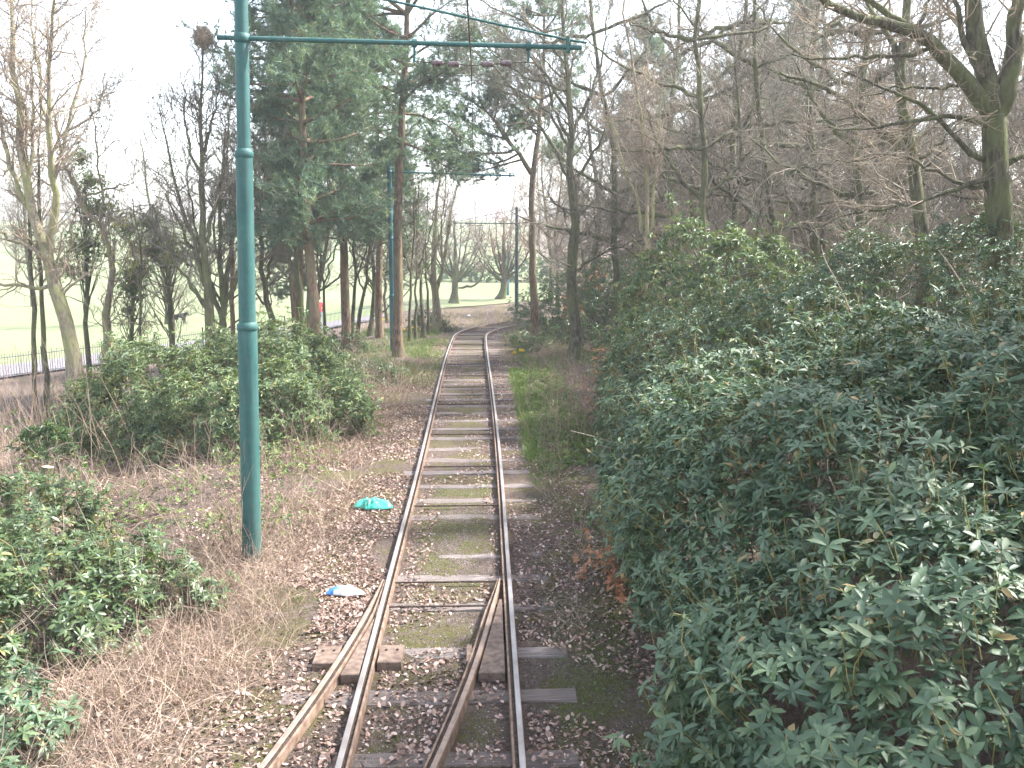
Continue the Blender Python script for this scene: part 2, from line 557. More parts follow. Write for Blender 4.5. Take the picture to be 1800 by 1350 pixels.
LEAF5 = np.array([[0, 0, 0], [0.42, 0.47, 0.05], [0.5, 0, -0.02], [0.42, -0.47, 0.05], [1, 0, -0.16]])
LEAF5_T = np.array([[0, 2, 1], [0, 3, 2], [1, 2, 4], [2, 3, 4]])
LEAF_MESH = {}
def leaf_mesh(mat, width, q):
    key = (mat, width, q)
    if key not in LEAF_MESH:
        T = LEAF * np.array([1, width, 1])
        r = (q + 0.5) / 6 * 0.95
        LEAF_MESH[key] = mesh_np('leaf', [(T, LEAF_8, 0, np.full(8, r), True)], [M[mat]])
    return LEAF_MESH[key]

def project(p):
    q = p - np.array([0, 0, H])
    c, s = math.cos(YAW), math.sin(YAW)
    x = c * q[:, 0] - s * q[:, 1]; y = s * q[:, 0] + c * q[:, 1]
    dep = y * math.cos(PITCH) - q[:, 2] * math.sin(PITCH)
    upc = y * math.sin(PITCH) + q[:, 2] * math.cos(PITCH)
    return 900 + F * x / dep, 675 - F * upc / dep, dep

M['rhodo_mid'] = leaf_mat('rhododendron_leaf_half_sun', [(0.0, (0.045, 0.08, 0.032)), (0.5, (0.08, 0.125, 0.048)), (0.85, (0.125, 0.17, 0.065)), (1.0, (0.25, 0.22, 0.08))], 0.42, 0.22, 0.55)  # lighter, greener leaf colour that stands in for sun on the low bush
def bush(name, label, lobes, n, seed, leaf=0.12, width=0.34, k=8, mat='rhodo', depth=0.16, e=(-0.35, 0.55), singles=0, group=None,
         cat='bush', stems=26, face=0.35, tpl='full', upw=0.75, lumpy=0.12, zmin=-0.4, stalk=0.28, inner=0.0, shoots=0.09, clump=0.13, gap=0.3):
    rg = np.random.default_rng(seed)
    lb = np.array(lobes, float)
    bx, by = lb[:, 0].mean(), lb[:, 1].mean()
    base = np.array([bx, by, float(terrain(bx, by))])
    root = thing(name, label, cat, base, group)
    p, nn = lobes_sample(rg, lobes, n, face, lumpy, zmin, clump, gap)
    dep = np.abs(rg.normal(size=n)) * depth - depth * 0.4
    if inner: dep = np.where(rg.uniform(size=n) < inner, rg.uniform(0.2, 0.85, n), dep)
    sh = rg.uniform(size=n) < shoots
    dep = np.where(sh, -rg.uniform(0.06, 0.34, n) * leaf / 0.115, dep)
    p = p - (nn * 0.75 + np.array([0, 0, 0.45]) * sh[:, None]) * dep[:, None]
    ax = nrm(nn * 0.7 + np.array([0, 0, upw]) + rg.normal(size=p.shape) * 0.3)
    fr = leaf_frames(rg, p, ax, k, leaf, e[0], e[1])
    keep = rg.uniform(size=len(fr[0])) < 0.93
    fr = tuple(a[keep] for a in fr)
    rl = np.clip(np.repeat(rg.uniform(0.0, 0.75, n), k)[keep] + rg.normal(size=len(fr[0])) * 0.14, 0, 0.985)
    rl = np.where(rg.uniform(size=len(rl)) < 0.02, 1.0, rl)
    sel = np.zeros(len(fr[0]), bool)
    if singles:
        u, v, dz = project(fr[0] + fr[1] * fr[4][:, None] * 0.5)
        tc = nrm(np.array([0, 0, H]) - fr[0])
        size = fr[4] / dz * np.abs((fr[3] * tc).sum(1))
        dl = np.repeat(dep, k)[keep]
        size[(u < 5) | (u > 1795) | (v < 5) | (v > 1345) | (dl > depth * 0.3)] = 0
        sel[np.argsort(-size)[:singles]] = True
        for i in np.nonzero(sel)[0]:
            q = int(min(5, rl[i] * 6))
            o = link('leaf', leaf_mesh(mat, width, q), root)
            mt = np.eye(4)
            mt[:3, 0] = fr[1][i] * fr[4][i]; mt[:3, 1] = fr[2][i] * fr[4][i]; mt[:3, 2] = fr[3][i] * fr[4][i]; mt[:3, 3] = fr[0][i] - base
            o.matrix_local = Matrix(mt.tolist())
    rest = tuple(a[~sel] for a in fr)
    rest = (rest[0] - base,) + rest[1:]
    rr_ = rl[~sel]
    if tpl == 'full':
        dz_ = np.linalg.norm(rest[0] + base - np.array([0, 0, H]), axis=1)
        far_ = dz_ > np.quantile(dz_, 0.18)
        fp = leaf_parts(tuple(a[~far_] for a in rest), width, rr_[~far_], 'full') + leaf_parts(tuple(a[far_] for a in rest), width, rr_[far_], 'mid')
    else:
        fp = leaf_parts(rest, width, rr_, tpl)
    fo = link('foliage', mesh_np('foliage', fp, [M[mat]]), root)
    fo['kind'] = 'stuff'
    # stalks under the whorls and the old wood inside
    parts = []
    pick = (rg.uniform(size=n) < stalk) | sh
    a = p[pick] - base; axp = ax[pick]
    ln = (rg.uniform(0.12, 0.32, len(a)) + np.where(sh[pick], 0.18, 0))[:, None] * (leaf / 0.12)
    mid = a - axp * ln * 0.5 + rg.normal(size=a.shape) * 0.012
    endp = a - axp * ln * 0.8 - nn[pick] * ln * 0.4
    st = np.stack([a, mid, endp], 1)
    sv, sq = tubes(st, np.tile(np.array([0.0035, 0.004, 0.005]) * (leaf / 0.12), (len(a), 1)), 3)
    parts.append((sv, sq, 0, None, True))
    W = []
    for j in range(stems):
        l = lb[rg.integers(len(lb))]
        d = nrm(rg.normal(size=3)); d[2] = abs(d[2]) * 0.9
        tip = l[:3] + l[3:6] * d * 0.9
        gx, gy = l[0] + rg.normal() * 0.3 * l[3], l[1] + rg.normal() * 0.3 * l[4]
        g = np.array([gx, gy, float(terrain(gx, gy)) - 0.05])
        m1 = g * 0.6 + tip * 0.4 + np.array([0, 0, 0.15]) + rg.normal(size=3) * 0.15
        W.append((resample([g - base, m1 - base, tip - base], 8, rg, 0.02)[0], rg.uniform(0.012, 0.03)))
    wp = np.array([w[0] for w in W]); wr = np.array([np.linspace(w[1], w[1] * 0.25, 8) for w in W])
    wv, wq = tubes(wp, wr, 5)
    parts.append((wv, wq, 1, None, True))
    pos, d2, par, t, r = kids(rg, wp, wr, np.full(len(wp), 8), 0.25, 0.95, R(30), R(75))
    g2, gr2 = grow(rg, pos, d2, rg.uniform(0.3, 0.9, len(pos)), np.full(len(pos), 0.008), np.full(len(pos), 0.004), 3, 0.25, 0.05)
    gv, gq = tubes(g2, gr2, 3)
    parts.append((gv, gq, 1, None, True))
    link('stems', mesh_np('stems', parts, [M['rhodo_stem'], M['twig']]), root, kind='stuff')
    return root

# ================================================================== THE SETTING
def line(*segs):
    return np.concatenate([np.arange(a, b, s) for a, b, s in segs])

xs = line((-420, -60, 30), (-60, -12, 1.5), (-12, -6, 0.4), (-6, 3, 0.22), (3, 9, 0.4), (9, 60, 1.5), (60, 421, 30))
ys = line((-30, 3, 1.5), (3, 20, 0.22), (20, 34, 0.45), (34, 75, 1.2), (75, 160, 5), (160, 620, 20))
def sheet(X, Y, Z):
    n, m = X.shape
    V = np.stack([X, Y, Z], -1).reshape(-1, 3)
    i = np.arange(n * m).reshape(n, m)
    q = np.stack([i[:-1, :-1], i[1:, :-1], i[1:, 1:], i[:-1, 1:]], -1).reshape(-1, 4)
    return V, q

# ground: leaf mould, soil and moss
m, nt, b = new_mat('woodland_soil')
g = coords(nt)
n1 = noise(nt, g, 1.3, 5); n2 = noise(nt, g, 22, 6, 0.75); n3 = noise(nt, g, 70, 5, 0.8)
soil = ramp(nt, mathn(nt, 'ADD', mathn(nt, 'MULTIPLY', n2, 0.6), mathn(nt, 'MULTIPLY', n3, 0.4)), [(0.36, (0.075, 0.056, 0.046)), (0.5, (0.155, 0.118, 0.098)), (0.62, (0.26, 0.205, 0.178)), (0.75, (0.38, 0.315, 0.285))])
sx_ = N(nt, 'ShaderNodeSeparateXYZ'); nt.links.new(g, sx_.inputs[0])
def band(c, w):          # 1 inside |x - c| < w, soft edge
    d_ = mathn(nt, 'ABSOLUTE', mathn(nt, 'SUBTRACT', sx_.outputs[0], c))
    return mathn(nt, 'SUBTRACT', 1.0, mathn(nt, 'MULTIPLY', mathn(nt, 'SUBTRACT', d_, w * 0.6), 1 / (w * 0.8), clamp=True), clamp=True)
grow_ = mathn(nt, 'MAXIMUM', band(-0.45, 0.5), mathn(nt, 'MAXIMUM', band(1.15, 0.5), mathn(nt, 'MULTIPLY', band(-2.1, 0.7), 0.8)))
mossm = ramp(nt, mathn(nt, 'ADD', noise(nt, g, 1.5, 6, 0.65), mathn(nt, 'MULTIPLY', grow_, 0.13)), [(0.545, (0, 0, 0)), (0.64, (1, 1, 1))])
mossc = ramp(nt, n3, [(0.3, (0.06, 0.06, 0.02)), (0.55, (0.15, 0.15, 0.045)), (0.75, (0.24, 0.235, 0.09))])
col = mix(nt, mathn(nt, 'MULTIPLY', mossm, ramp(nt, noise(nt, g, 14, 5, 0.75), [(0.38, (0.05, 0.05, 0.05)), (0.6, (0.9, 0.9, 0.9))])), soil, mossc)
nt.links.new(col, b.inputs['Base Color'])
b.inputs['Roughness'].default_value = 0.95
b.inputs['Specular IOR Level'].default_value = 0.1
bump_node(nt, b, mathn(nt, 'ADD', n2, n3), 1.0, 0.05)
M['soil'] = m
X, Y = np.meshgrid(xs, ys, indexing='ij')
gv, gq = sheet(X, Y, terrain(X, Y))
link('ground', mesh_np('ground', [(gv, gq, 0, None, True)], [M['soil']]), kind='structure')

def fence_y(x):
    x = np.asarray(x, float)
    return np.where(x < -5, 58 + (x + 5) * 1.57, 58 + (x + 5) * 0.9)

m, nt, b = new_mat('mown_grass')
g = coords(nt)
n1 = noise(nt, g, 0.05, 4); n2 = noise(nt, g, 2.2, 5, 0.7)
c = ramp(nt, n2, [(0.3, (0.11, 0.14, 0.062)), (0.7, (0.165, 0.195, 0.095))])
c = mix(nt, ramp(nt, n1, [(0.4, (0, 0, 0)), (0.65, (0.6, 0.6, 0.6))]), c, (0.20, 0.21, 0.12))
nt.links.new(c, b.inputs['Base Color'])
b.inputs['Roughness'].default_value = 0.9
b.inputs['Specular IOR Level'].default_value = 0.2
M['mown'] = m
M['asphalt'] = plain_mat('path_asphalt', (0.14, 0.13, 0.145), (0.20, 0.185, 0.20), 6, 0.9, 0, 0.2, 0.1)
fx = line((-40, 7, 1.0),)
fx = np.r_[np.arange(-300, -40, 6.0), fx]
ft = np.r_[np.linspace(0, 1, 60) ** 2.2]
FX, FT = np.meshgrid(fx, ft, indexing='ij')
FY = np.maximum(fence_y(FX), -20) + 6.0 + FT * (560 - fence_y(np.maximum(FX, -60)))
FX = FX + np.where(FX > 0, 1, 0) * FT * 20 * FX / 7
fv, fq = sheet(FX, FY, terrain(FX, FY) + 0.06)
link('field', mesh_np('field', [(fv, fq, 0, None, True)], [M['mown']]), kind='structure')
px_ = np.arange(-45, -6, 0.5)
PX, PT = np.meshgrid(px_, np.linspace(0.3, 6.4, 6), indexing='ij')
PY = fence_y(PX) + PT
pv, pq = sheet(PX, PY, terrain(PX, PY) + 0.085)
link('path', mesh_np('path', [(pv, pq, 0, None, True)], [M['asphalt']]), kind='structure')

# ================================================================== THE TRAM TRACK
track = thing('tram_track', 'single tram track with rusty grooved rails on weathered timber sleepers', 'tram track', (-0.435, 10, 0))
TO = np.array([-0.435, 10, 0])
M['rail_rust'] = plain_mat('rail_rust', (0.13, 0.085, 0.06), (0.30, 0.21, 0.155), 9, 0.75, 0.1, 0.3, 0.3)
M['rail_steel'] = plain_mat('rail_steel', (0.29, 0.25, 0.225), (0.45, 0.42, 0.40), 2.0, 0.45, 0.55, 0.5, 0.05)
M['rail_dull'] = plain_mat('rail_dull', (0.19, 0.135, 0.10), (0.33, 0.25, 0.20), 7, 0.6, 0.2, 0.4, 0.1)
M['iron'] = plain_mat('cast_iron', (0.10, 0.07, 0.055), (0.24, 0.175, 0.135), 14, 0.75, 0.2, 0.3, 0.4)
M['groove'] = plain_mat('groove_dirt', (0.045, 0.035, 0.03), (0.12, 0.09, 0.07), 30, 0.9, 0, 0.1, 0.3)

# section of a grooved rail: s runs towards the middle of the track, z up; the head is on the outer side
SEC = [(-0.002, -0.150), (-0.002, -0.012), (0.003, -0.002), (0.010, 0.0), (0.044, 0.0), (0.051, -0.006), (0.054, -0.036), (0.080, -0.036), (0.083, -0.008), (0.087, -0.005), (0.100, -0.005), (0.104, -0.012), (0.104, -0.150)]
def sweep_rail(line_pts, sgn, head_mat, taper=None):
    """line_pts (n,3): gauge-side edge path of the head; sgn +1 when the middle of the track lies towards +x"""
    p = np.array(line_pts)
    t = np.gradient(p, axis=0); t = nrm(t)
    side = nrm(np.stack([t[:, 1], -t[:, 0], 0 * t[:, 0]], 1)) * sgn
    sec = np.array(SEC)
    wf = np.ones(len(p)) if taper is None else np.clip((taper - p[:, 1]) / 1.4, 0.1, 1)
    V = p[:, None] + side[:, None] * sec[None, :, 0:1] * wf[:, None, None] + np.array([0, 0, 1.0]) * sec[None, :, 1:2]
    n, k = V.shape[:2]
    i = np.arange(n * k).reshape(n, k)
    q = np.stack([i[:-1, :-1], i[1:, :-1], i[1:, 1:], i[:-1, 1:]], -1)
    if sgn > 0: q = q[..., ::-1]
    mi = np.zeros(k - 1, int); mi[2:5] = 1; mi[5:8] = 2
    parts = []
    for mm in (0, 1, 2):
        parts.append((V.reshape(-1, 3) - TO, q[:, mi == mm].reshape(-1, 4), mm, None, False))
    ends = [np.r_[i[0]][None], np.r_[i[-1]][::-1][None]]
    for e_ in ends: parts.append((V.reshape(-1, 3) - TO, e_, 0, None, False))
    return mesh_np('rail', parts, [M['rail_rust'], M[head_mat], M['groove']])

yy = line((1.0, 18, 0.5), (18, 60, 0.5))
def tr_pts(y, off):
    x = track_x(y)
    dx = np.gradient(x, y)
    nx, ny = 1 / np.hypot(1, dx), -dx / np.hypot(1, dx)
    return np.stack([x + nx * off, y + ny * off, rail_z(y)], 1)
G2 = 0.745
yA, yB = yy[yy <= 11.0], yy[yy >= 10.9]
link('rail', sweep_rail(tr_pts(yy, -G2), 1, 'rail_steel'), track)
link('rail', sweep_rail(tr_pts(yy, G2), -1, 'rail_steel'), track)
def div_off(y):
    t = np.maximum(10.75 - np.asarray(y, float), 0)
    return 0.065 * t + 0.0175 * t * t
yd = np.arange(1.0, 10.6, 0.3)
L_ = tr_pts(yd, -G2); L_[:, 0] -= div_off(yd) + 0.008; L_[:, 2] += 0.002
R_ = tr_pts(yd, G2); R_[:, 0] -= div_off(yd) + 0.098; R_[:, 2] += 0.002
o = link('rail', sweep_rail(L_, 1, 'rail_dull', 10.7), track); o['label'] = 'dull brown diverging rail, outer of the points'
R_[:, 0] -= 0.0
o = link('rail', sweep_rail(R_, -1, 'rail_dull', 10.7), track); o['label'] = 'dull brown diverging rail, inner of the points'

def prism(pts, z0, z1, bev=0.008):
    """closed outline (x,y) to a slab with a small chamfer on top"""
    p = np.array(pts, float); c = p.mean(0); n = len(p)
    inn = p + (c - p) / np.maximum(np.linalg.norm(c - p, axis=1, keepdims=True), 1e-6) * bev
    V = np.concatenate([np.c_[p, np.full(n, z0)], np.c_[p, np.full(n, z1 - bev)], np.c_[inn, np.full(n, z1)]])
    i = np.arange(n); j = (i + 1) % n
    q = np.concatenate([np.stack([i, j, j + n, i + n], 1), np.stack([i + n, j + n, j + 2 * n, i + 2 * n], 1)])
    top = (np.arange(n) + 2 * n)[None]
    return V, q, top

# tongue wedges and the boxes of the points
def slab(name, pts, z0, z1, mat, parent=track, org=TO):
    V, q, top = prism(pts, z0, z1)
    return link(name, mesh_np(name, [(V - org, q, 0, None, False), (V - org, top, 0, None, False)], [M[mat]]), parent)
xl, xr = -0.435 - G2, -0.435 + G2
slab('switch_tongue', [(xl - div_off(8.0) + 0.125, 8.0), (xl - 0.012, 8.0), (xl - 0.012, 9.6), (xl - div_off(9.6) + 0.122, 9.55)], -0.11, -0.012, 'iron')
slab('switch_tongue', [(xr - div_off(8.0) - 0.068, 8.0), (xr - 0.13, 8.0), (xr - 0.125, 9.7), (xr - div_off(9.7) - 0.068, 9.7)], -0.11, -0.012, 'iron')
for (x0, x1) in ((xl - 0.50, xl - div_off(8.4) - 0.02), (xl + 0.125, xl + 0.36), (xr - 0.50, xr - div_off(8.4) - 0.20)):
    ob = slab('switch_box', [(x0, 8.25), (x1, 8.25), (x1, 8.62), (x0, 8.62)], -0.19, -0.02, 'iron')
    xm = (x0 + x1) / 2
    for bx_ in (-0.05, 0.06):
        V, q, top = prism([(xm + bx_ + 0.014 * math.cos(a), 8.50 + 0.014 * math.sin(a)) for a in np.arange(6) * math.pi / 3], -0.02, -0.006, 0.002)
        link('bolt', mesh_np('bolt', [(V - TO, q, 0, None, False), (V - TO, top, 0, None, False)], [M['groove']]), ob)

# sleepers
m, nt, b = new_mat('sleeper_timber')
g = coords(nt, (1.2, 14, 14))
n1 = noise(nt, g, 3, 6, 0.7)
tcol = ramp(nt, n1, [(0.3, (0.085, 0.07, 0.06)), (0.5, (0.165, 0.14, 0.13)), (0.72, (0.30, 0.27, 0.255))])
oi = N(nt, 'ShaderNodeObjectInfo')
tcol = mix(nt, mathn(nt, 'MULTIPLY', oi.outputs['Random'], 0.45), tcol, (0.12, 0.095, 0.08))
nt.links.new(tcol, b.inputs['Base Color']); b.inputs['Roughness'].default_value = 0.9
b.inputs['Specular IOR Level'].default_value = 0.15
bump_node(nt, b, n1, 0.8, 0.02)
M['timber'] = m
def sleeper_mesh(seed):
    rg = np.random.default_rng(seed)
    n = 9
    x = np.linspace(-1.24, 1.24, n)
    V = []
    for xi in x:
        e = rg.normal(size=4) * 0.006
        w = 0.115
        V += [(xi, -w + e[0], -0.11), (xi, -w + e[0], -0.012 + e[2]), (xi, -w + 0.014, e[2]), (xi, w - 0.014, e[3]), (xi, w + e[1], -0.012 + e[3]), (xi, w + e[1], -0.11)]
    V = np.array(V); i = np.arange(n * 6).reshape(n, 6)
    q = np.stack([i[:-1, :-1], i[:-1, 1:], i[1:, 1:], i[1:, :-1]], -1).reshape(-1, 4)[:, ::-1]
    return mesh_np('sleeper', [(V, q, 0, None, False), (V, np.array([i[0], i[-1][::-1]]), 0, None, False)], [M['timber']])
SM = [sleeper_mesh(s) for s in range(5)]
sl_y = [3.9, 4.85, 5.8, 6.75, 7.73, 8.6, 9.72, 10.56, 11.34, 12.12, 12.92, 13.74, 14.56] + list(np.arange(15.4, 50, 0.86))
rs = np.random.default_rng(11)
def at_track(y):
    x = float(track_x(y)); a = math.atan2(float(track_x(y + 0.1) - track_x(y - 0.1)), 0.2)
    return x, -a
for j, y in enumerate(sl_y):
    x, a = at_track(y)
    o = link('sleeper', SM[j % 5], track)
    o.location = (x + rs.normal() * 0.03 + (-0.1 if y < 9 else 0) - TO[0], y - TO[1], float(rail_z(y)) - 0.097 - abs(rs.normal()) * 0.011)
    o.rotation_euler = (0, 0, a + rs.normal() * 0.012)
    if y < 9: o.scale = (1.08, 1, 1)
# tie bars between the rails
tb = np.array([[[-0.70, 0, 0], [0.70, 0, 0]]], float)
tv, tq = tubes(tb, np.full((1, 2), 0.013), 8)
TB = mesh_np('tie_bar', [(tv, tq, 0, None, True)], [M['groove']])
for y in [6.54, 9.62, 10.32, 13.32, 15.59, 18.1, 21.4, 24.0, 26.2, 29.0] + list(np.arange(31.5, 50, 2.4)):
    x, a = at_track(y)
    o = link('tie_bar', TB, track)
    o.location = (x - TO[0], y - TO[1], float(rail_z(y)) - 0.052); o.rotation_euler = (0, 0, a)

# ================================================================== TRACTION POLES AND THE WIRE
m, nt, b = new_mat('pole_paint')
g = coords(nt)
n1 = noise(nt, g, 3.0, 6, 0.7); n2 = noise(nt, g, 45, 3)
c = ramp(nt, n1, [(0.25, (0.018, 0.075, 0.072)), (0.5, (0.028, 0.10, 0.093)), (0.75, (0.05, 0.135, 0.122))])
c = mix(nt, ramp(nt, noise(nt, coords(nt, (1, 1, 0.35)), 26, 6, 0.8), [(0.60, (0, 0, 0)), (0.66, (0.8, 0.8, 0.8))]), c, (0.14, 0.10, 0.07))
c = mix(nt, ramp(nt, noise(nt, coords(nt, (4, 4, 0.3)), 3, 5, 0.7), [(0.45, (0, 0, 0)), (0.75, (0.5, 0.5, 0.5))]), c, (0.10, 0.16, 0.14))
nt.links.new(c, b.inputs['Base Color']); b.inputs['Roughness'].default_value = 0.6
b.inputs['Specular IOR Level'].default_value = 0.35
bump_node(nt, b, n2, 0.3, 0.006)
M['paint'] = m
M['paint_dark'] = plain_mat('pole_paint_dark', (0.012, 0.035, 0.04), (0.03, 0.06, 0.06), 5, 0.5)
M['paint_blue'] = plain_mat('pole_paint_blue', (0.025, 0.12, 0.15), (0.045, 0.17, 0.19), 4, 0.5)
M['ceramic'] = plain_mat('insulator', (0.09, 0.06, 0.06), (0.2, 0.15, 0.15), 20, 0.5)
M['copper'] = plain_mat('trolley_wire', (0.06, 0.045, 0.035), (0.13, 0.09, 0.07), 8, 0.6, 0.5)

def lathe(pr, k=20):
    pr = np.array(pr, float); n = len(pr)
    a = np.arange(k) * 2 * math.pi / k
    V = np.stack([pr[:, 0:1] * np.cos(a), pr[:, 0:1] * np.sin(a), np.repeat(pr[:, 1:2], k, 1)], -1).reshape(-1, 3)
    i = np.arange(n * k).reshape(n, k)
    q = np.stack([i[:-1], np.roll(i[:-1], -1, 1), np.roll(i[1:], -1, 1), i[1:]], -1).reshape(-1, 4)
    return V, q, i[-1][None]

def tube_obj(name, pts, r, mat, parent, k=10, org=np.zeros(3)):
    p = np.array(pts, float)[None] - org
    rr = np.full((1, p.shape[1]), r) if np.isscalar(r) else np.array(r)[None]
    v, q = tubes(p, rr, k)
    n = p.shape[1]
    caps = np.array([np.arange(k)[::-1], np.arange(k) + (n - 1) * k])
    return link(name, mesh_np(name, [(v, q, 0, None, True), (v, caps, 0, None, False)], [M[mat]]), parent)

def pole(label, base, height, rads, steps, arm_z, arm_tip, wire, paint, lean=0.0, detail=True, butt=0.28):
    """base (x,y,z), arm_tip (x,y,z) and wire (x,y,z) in the world; lean in m per m towards +x"""
    base = np.array(base, float)
    root = thing('tram_pole', label, 'pole', base)
    zs = [0.0] + list(steps) + [height]
    for j in range(3):
        r = rads[j]
        pr = [(r * 1.0, zs[j] - (0.1 if j == 0 else 0)), (r * 0.985, zs[j + 1])]
        v, q, top = lathe(pr)
        v[:, 0] += v[:, 2] * lean
        link('pole_section', mesh_np('pole_section', [(v, q, 0, None, True), (v, top, 0, None, False)], [M[paint]]), root)
        if j < 2:
            r2 = rads[j] * 1.07; z = zs[j + 1]
            v, q, top = lathe([(rads[j] * 0.98, z - 0.06), (r2, z - 0.05), (r2, z + 0.01), (rads[j + 1] * 0.98, z + 0.045)])
            v[:, 0] += v[:, 2] * lean
            link('collar', mesh_np('collar', [(v, q, 0, None, True)], [M[paint]]), root)
    v, q, top = lathe([(rads[2] * 1.1, height - 0.02), (rads[2] * 1.15, height + 0.02), (rads[2] * 0.8, height + 0.08), (0.03, height + 0.12)])
    v[:, 0] += v[:, 2] * lean
    link('cap', mesh_np('cap', [(v, q, 0, None, True), (v, top, 0, None, False)], [M[paint]]), root)
    tip = np.array(arm_tip) - base
    sg = 1 if tip[0] > 0 else -1
    a0 = np.array([arm_z * lean, 0, arm_z])
    butt_p = a0 - (tip - a0) / np.linalg.norm(tip - a0) * butt
    tube_obj('arm', [butt_p, a0, a0 * 0.5 + tip * 0.5, tip], 0.028 if detail else 0.03, paint, root, 12)
    rc = rads[2]
    v, q, top = lathe([(rc * 1.0, arm_z - 0.05), (rc * 1.14, arm_z - 0.045), (rc * 1.14, arm_z + 0.045), (rc * 1.0, arm_z + 0.05)])
    v[:, 0] += v[:, 2] * lean
    link('clamp', mesh_np('clamp', [(v, q, 0, None, True)], [M[paint]]), root)
    w = np.array(wire) - base
    tube_obj('stay_rod', [np.array([(height - 0.05) * lean, 0, height - 0.05]), a0 * 0.04 + tip * 0.96 + np.array([0, 0, 0.085]) + 0 * a0, tip + np.array([0.06 * sg, 0, 0.055])], 0.015, paint, root, 6)
    e = a0 * 0.04 + tip * 0.96
    tube_obj('end_bracket', [e + np.array([0, 0, -0.06]), e + np.array([0, 0, 0.11])], 0.028, paint, root, 8)
    # span wire hung under the arm between two hangers, insulators on it
    ax = (tip - a0) / np.linalg.norm(tip - a0)
    s = 0.66 if detail else 0.6
    zz = w[2]
    hp = []
    for dlt in (-s, s):
        f = ((w[0] + dlt) - a0[0]) / (tip[0] - a0[0])
        top_ = a0 * (1 - f) + tip * f
        bot = np.array([top_[0], top_[1], zz + 0.06])
        tube_obj('hanger', [top_ + np.array([0, 0, 0.05]), bot], 0.016, paint, root, 6)
        v, q = tubes(np.array([[top_ - ax * 0.03, top_ + ax * 0.03]]), np.full((1, 2), 0.05), 10)
        link('clamp', mesh_np('clamp', [(v, q, 0, None, True)], [M[paint]]), root)
        hp.append(bot)
    h0, h1 = np.array(hp[0]), np.array(hp[1])
    tube_obj('span_wire', [h0, h0 * 0.5 + h1 * 0.5 + np.array([0, 0, -0.04]), h1], 0.006, 'copper', root, 5)
    for f in (0.2, 0.34, 0.64, 0.8):
        c0 = h0 * (1 - f) + h1 * f + np.array([0, 0, -0.04 + 0.04 * abs(f - 0.5) * 2])
        d = (h1 - h0) / np.linalg.norm(h1 - h0)
        q_ = [c0 + d * t for t in (-0.07, -0.06, -0.03, 0.0, 0.03, 0.06, 0.07)]
        tube_obj('insulator', q_, [0.012, 0.034, 0.026, 0.036, 0.026, 0.034, 0.012], 'ceramic', root, 8)
    return root

b1 = gp(443, 985)
D1 = float(b1[1])
z1 = float(terrain(b1[0], b1[1]))
armz1 = float(P(426, 67, D1)[2])
w1 = P(829, 118, D1)
tip1 = P(1022, 84, D1)
lean1 = float((P(425, 67, D1)[0] - b1[0]) / (armz1 - z1))
j1 = float(P(434, 572, D1)[2]) - z1; j2 = float(P(428, 268, D1)[2]) - z1
pole('teal tram pole with long bracket arm, standing by the points', (b1[0], b1[1], z1), 7.1, (0.118, 0.100, 0.078), (j1, j2), armz1 - z1, tip1, w1, 'paint', lean1)

b2 = gp(692, 618); D2 = float(b2[1]); z2 = float(terrain(b2[0], b2[1]))
pole('blue green tram pole beside the orange trunked pine', (b2[0], b2[1], z2), float(P(694, 252, D2)[2]) - z2, (0.12, 0.10, 0.085), (2.05, 4.1), float(P(694, 302, D2)[2]) - z2,
     P(905, 309, D2), P(832, 318, D2), 'paint_blue', -0.002, False, 0.06)
D3 = 58.0
b3 = P(908, 548, D3); z3 = float(terrain(b3[0], b3[1]))
pole('dark tram pole rising from ivy where the track bends', (b3[0], b3[1], z3), float(P(909, 366, D3)[2]) - z3, (0.125, 0.11, 0.095), (2.2, 4.2), float(P(909, 393, D3)[2]) - z3,
     P(797, 392, D3), P(836, 397, D3), 'paint_dark', 0.0, False, 0.2)
D4 = 78.0
b4 = P(893, 540, D4); z4 = float(terrain(b4[0], b4[1]))
pole('farthest pale teal tram pole beside a field tree', (b4[0], b4[1], z4), float(P(893, 425, D4)[2]) - z4, (0.11, 0.095, 0.08), (1.8, 3.2), float(P(893, 434, D4)[2]) - z4,
     P(800, 432, D4), P(840, 437, D4), 'paint_blue', 0.0, False, 0.1)

wp = [np.array([w1[0] + 0.03, -6, w1[2] + 0.1]), np.array([w1[0], w1[1], w1[2] - 0.03])]
w2 = P(832, 320, D2); w3 = P(836, 399, D3); w4 = P(840, 439, D4)
for a, b_ in ((w1, w2), (w2, w3), (w3, w4)):
    for t in np.linspace(0, 1, 9)[1:]:
        q = a * (1 - t) + b_ * t; q = q.copy(); q[2] -= 0.25 * 4 * t * (1 - t) * 0.4 + 0.03
        wp.append(q)
o = tube_obj('trolley_wire', wp, 0.0075, 'copper', None, 6)
tag(o, 'thin overhead trolley wire running above the tram track', 'wire')

# ================================================================== FENCE BESIDE THE PATH
M['fence'] = plain_mat('fence_paint', (0.03, 0.035, 0.045), (0.07, 0.075, 0.09), 8, 0.5)
fxs = np.arange(-24, -3.5, 0.01)
fys = fence_y(fxs)
fl = np.r_[0, np.cumsum(np.hypot(np.diff(fxs), np.diff(fys)))]
def on_fence(s):
    x = np.interp(s, fl, fxs); y = np.interp(s, fl, fys)
    return x, y, terrain(x, y)
f0 = np.array([fxs[0], fys[0], float(terrain(fxs[0], fys[0]))])
fence = thing('railing_fence', 'low dark iron railings beside the park path', 'fence', f0)
fs = np.arange(0, fl[-1], 0.11)
x, y, z = on_fence(fs)
bars = np.stack([np.stack([x, y, z + 0.03], 1), np.stack([x, y, z + 1.02], 1)], 1) - f0
v, q = tubes(bars, np.full((len(bars), 2), 0.009), 4)
link('railing_bars', mesh_np('railing_bars', [(v, q, 0, None, True)], [M['fence']]), fence, kind='stuff')
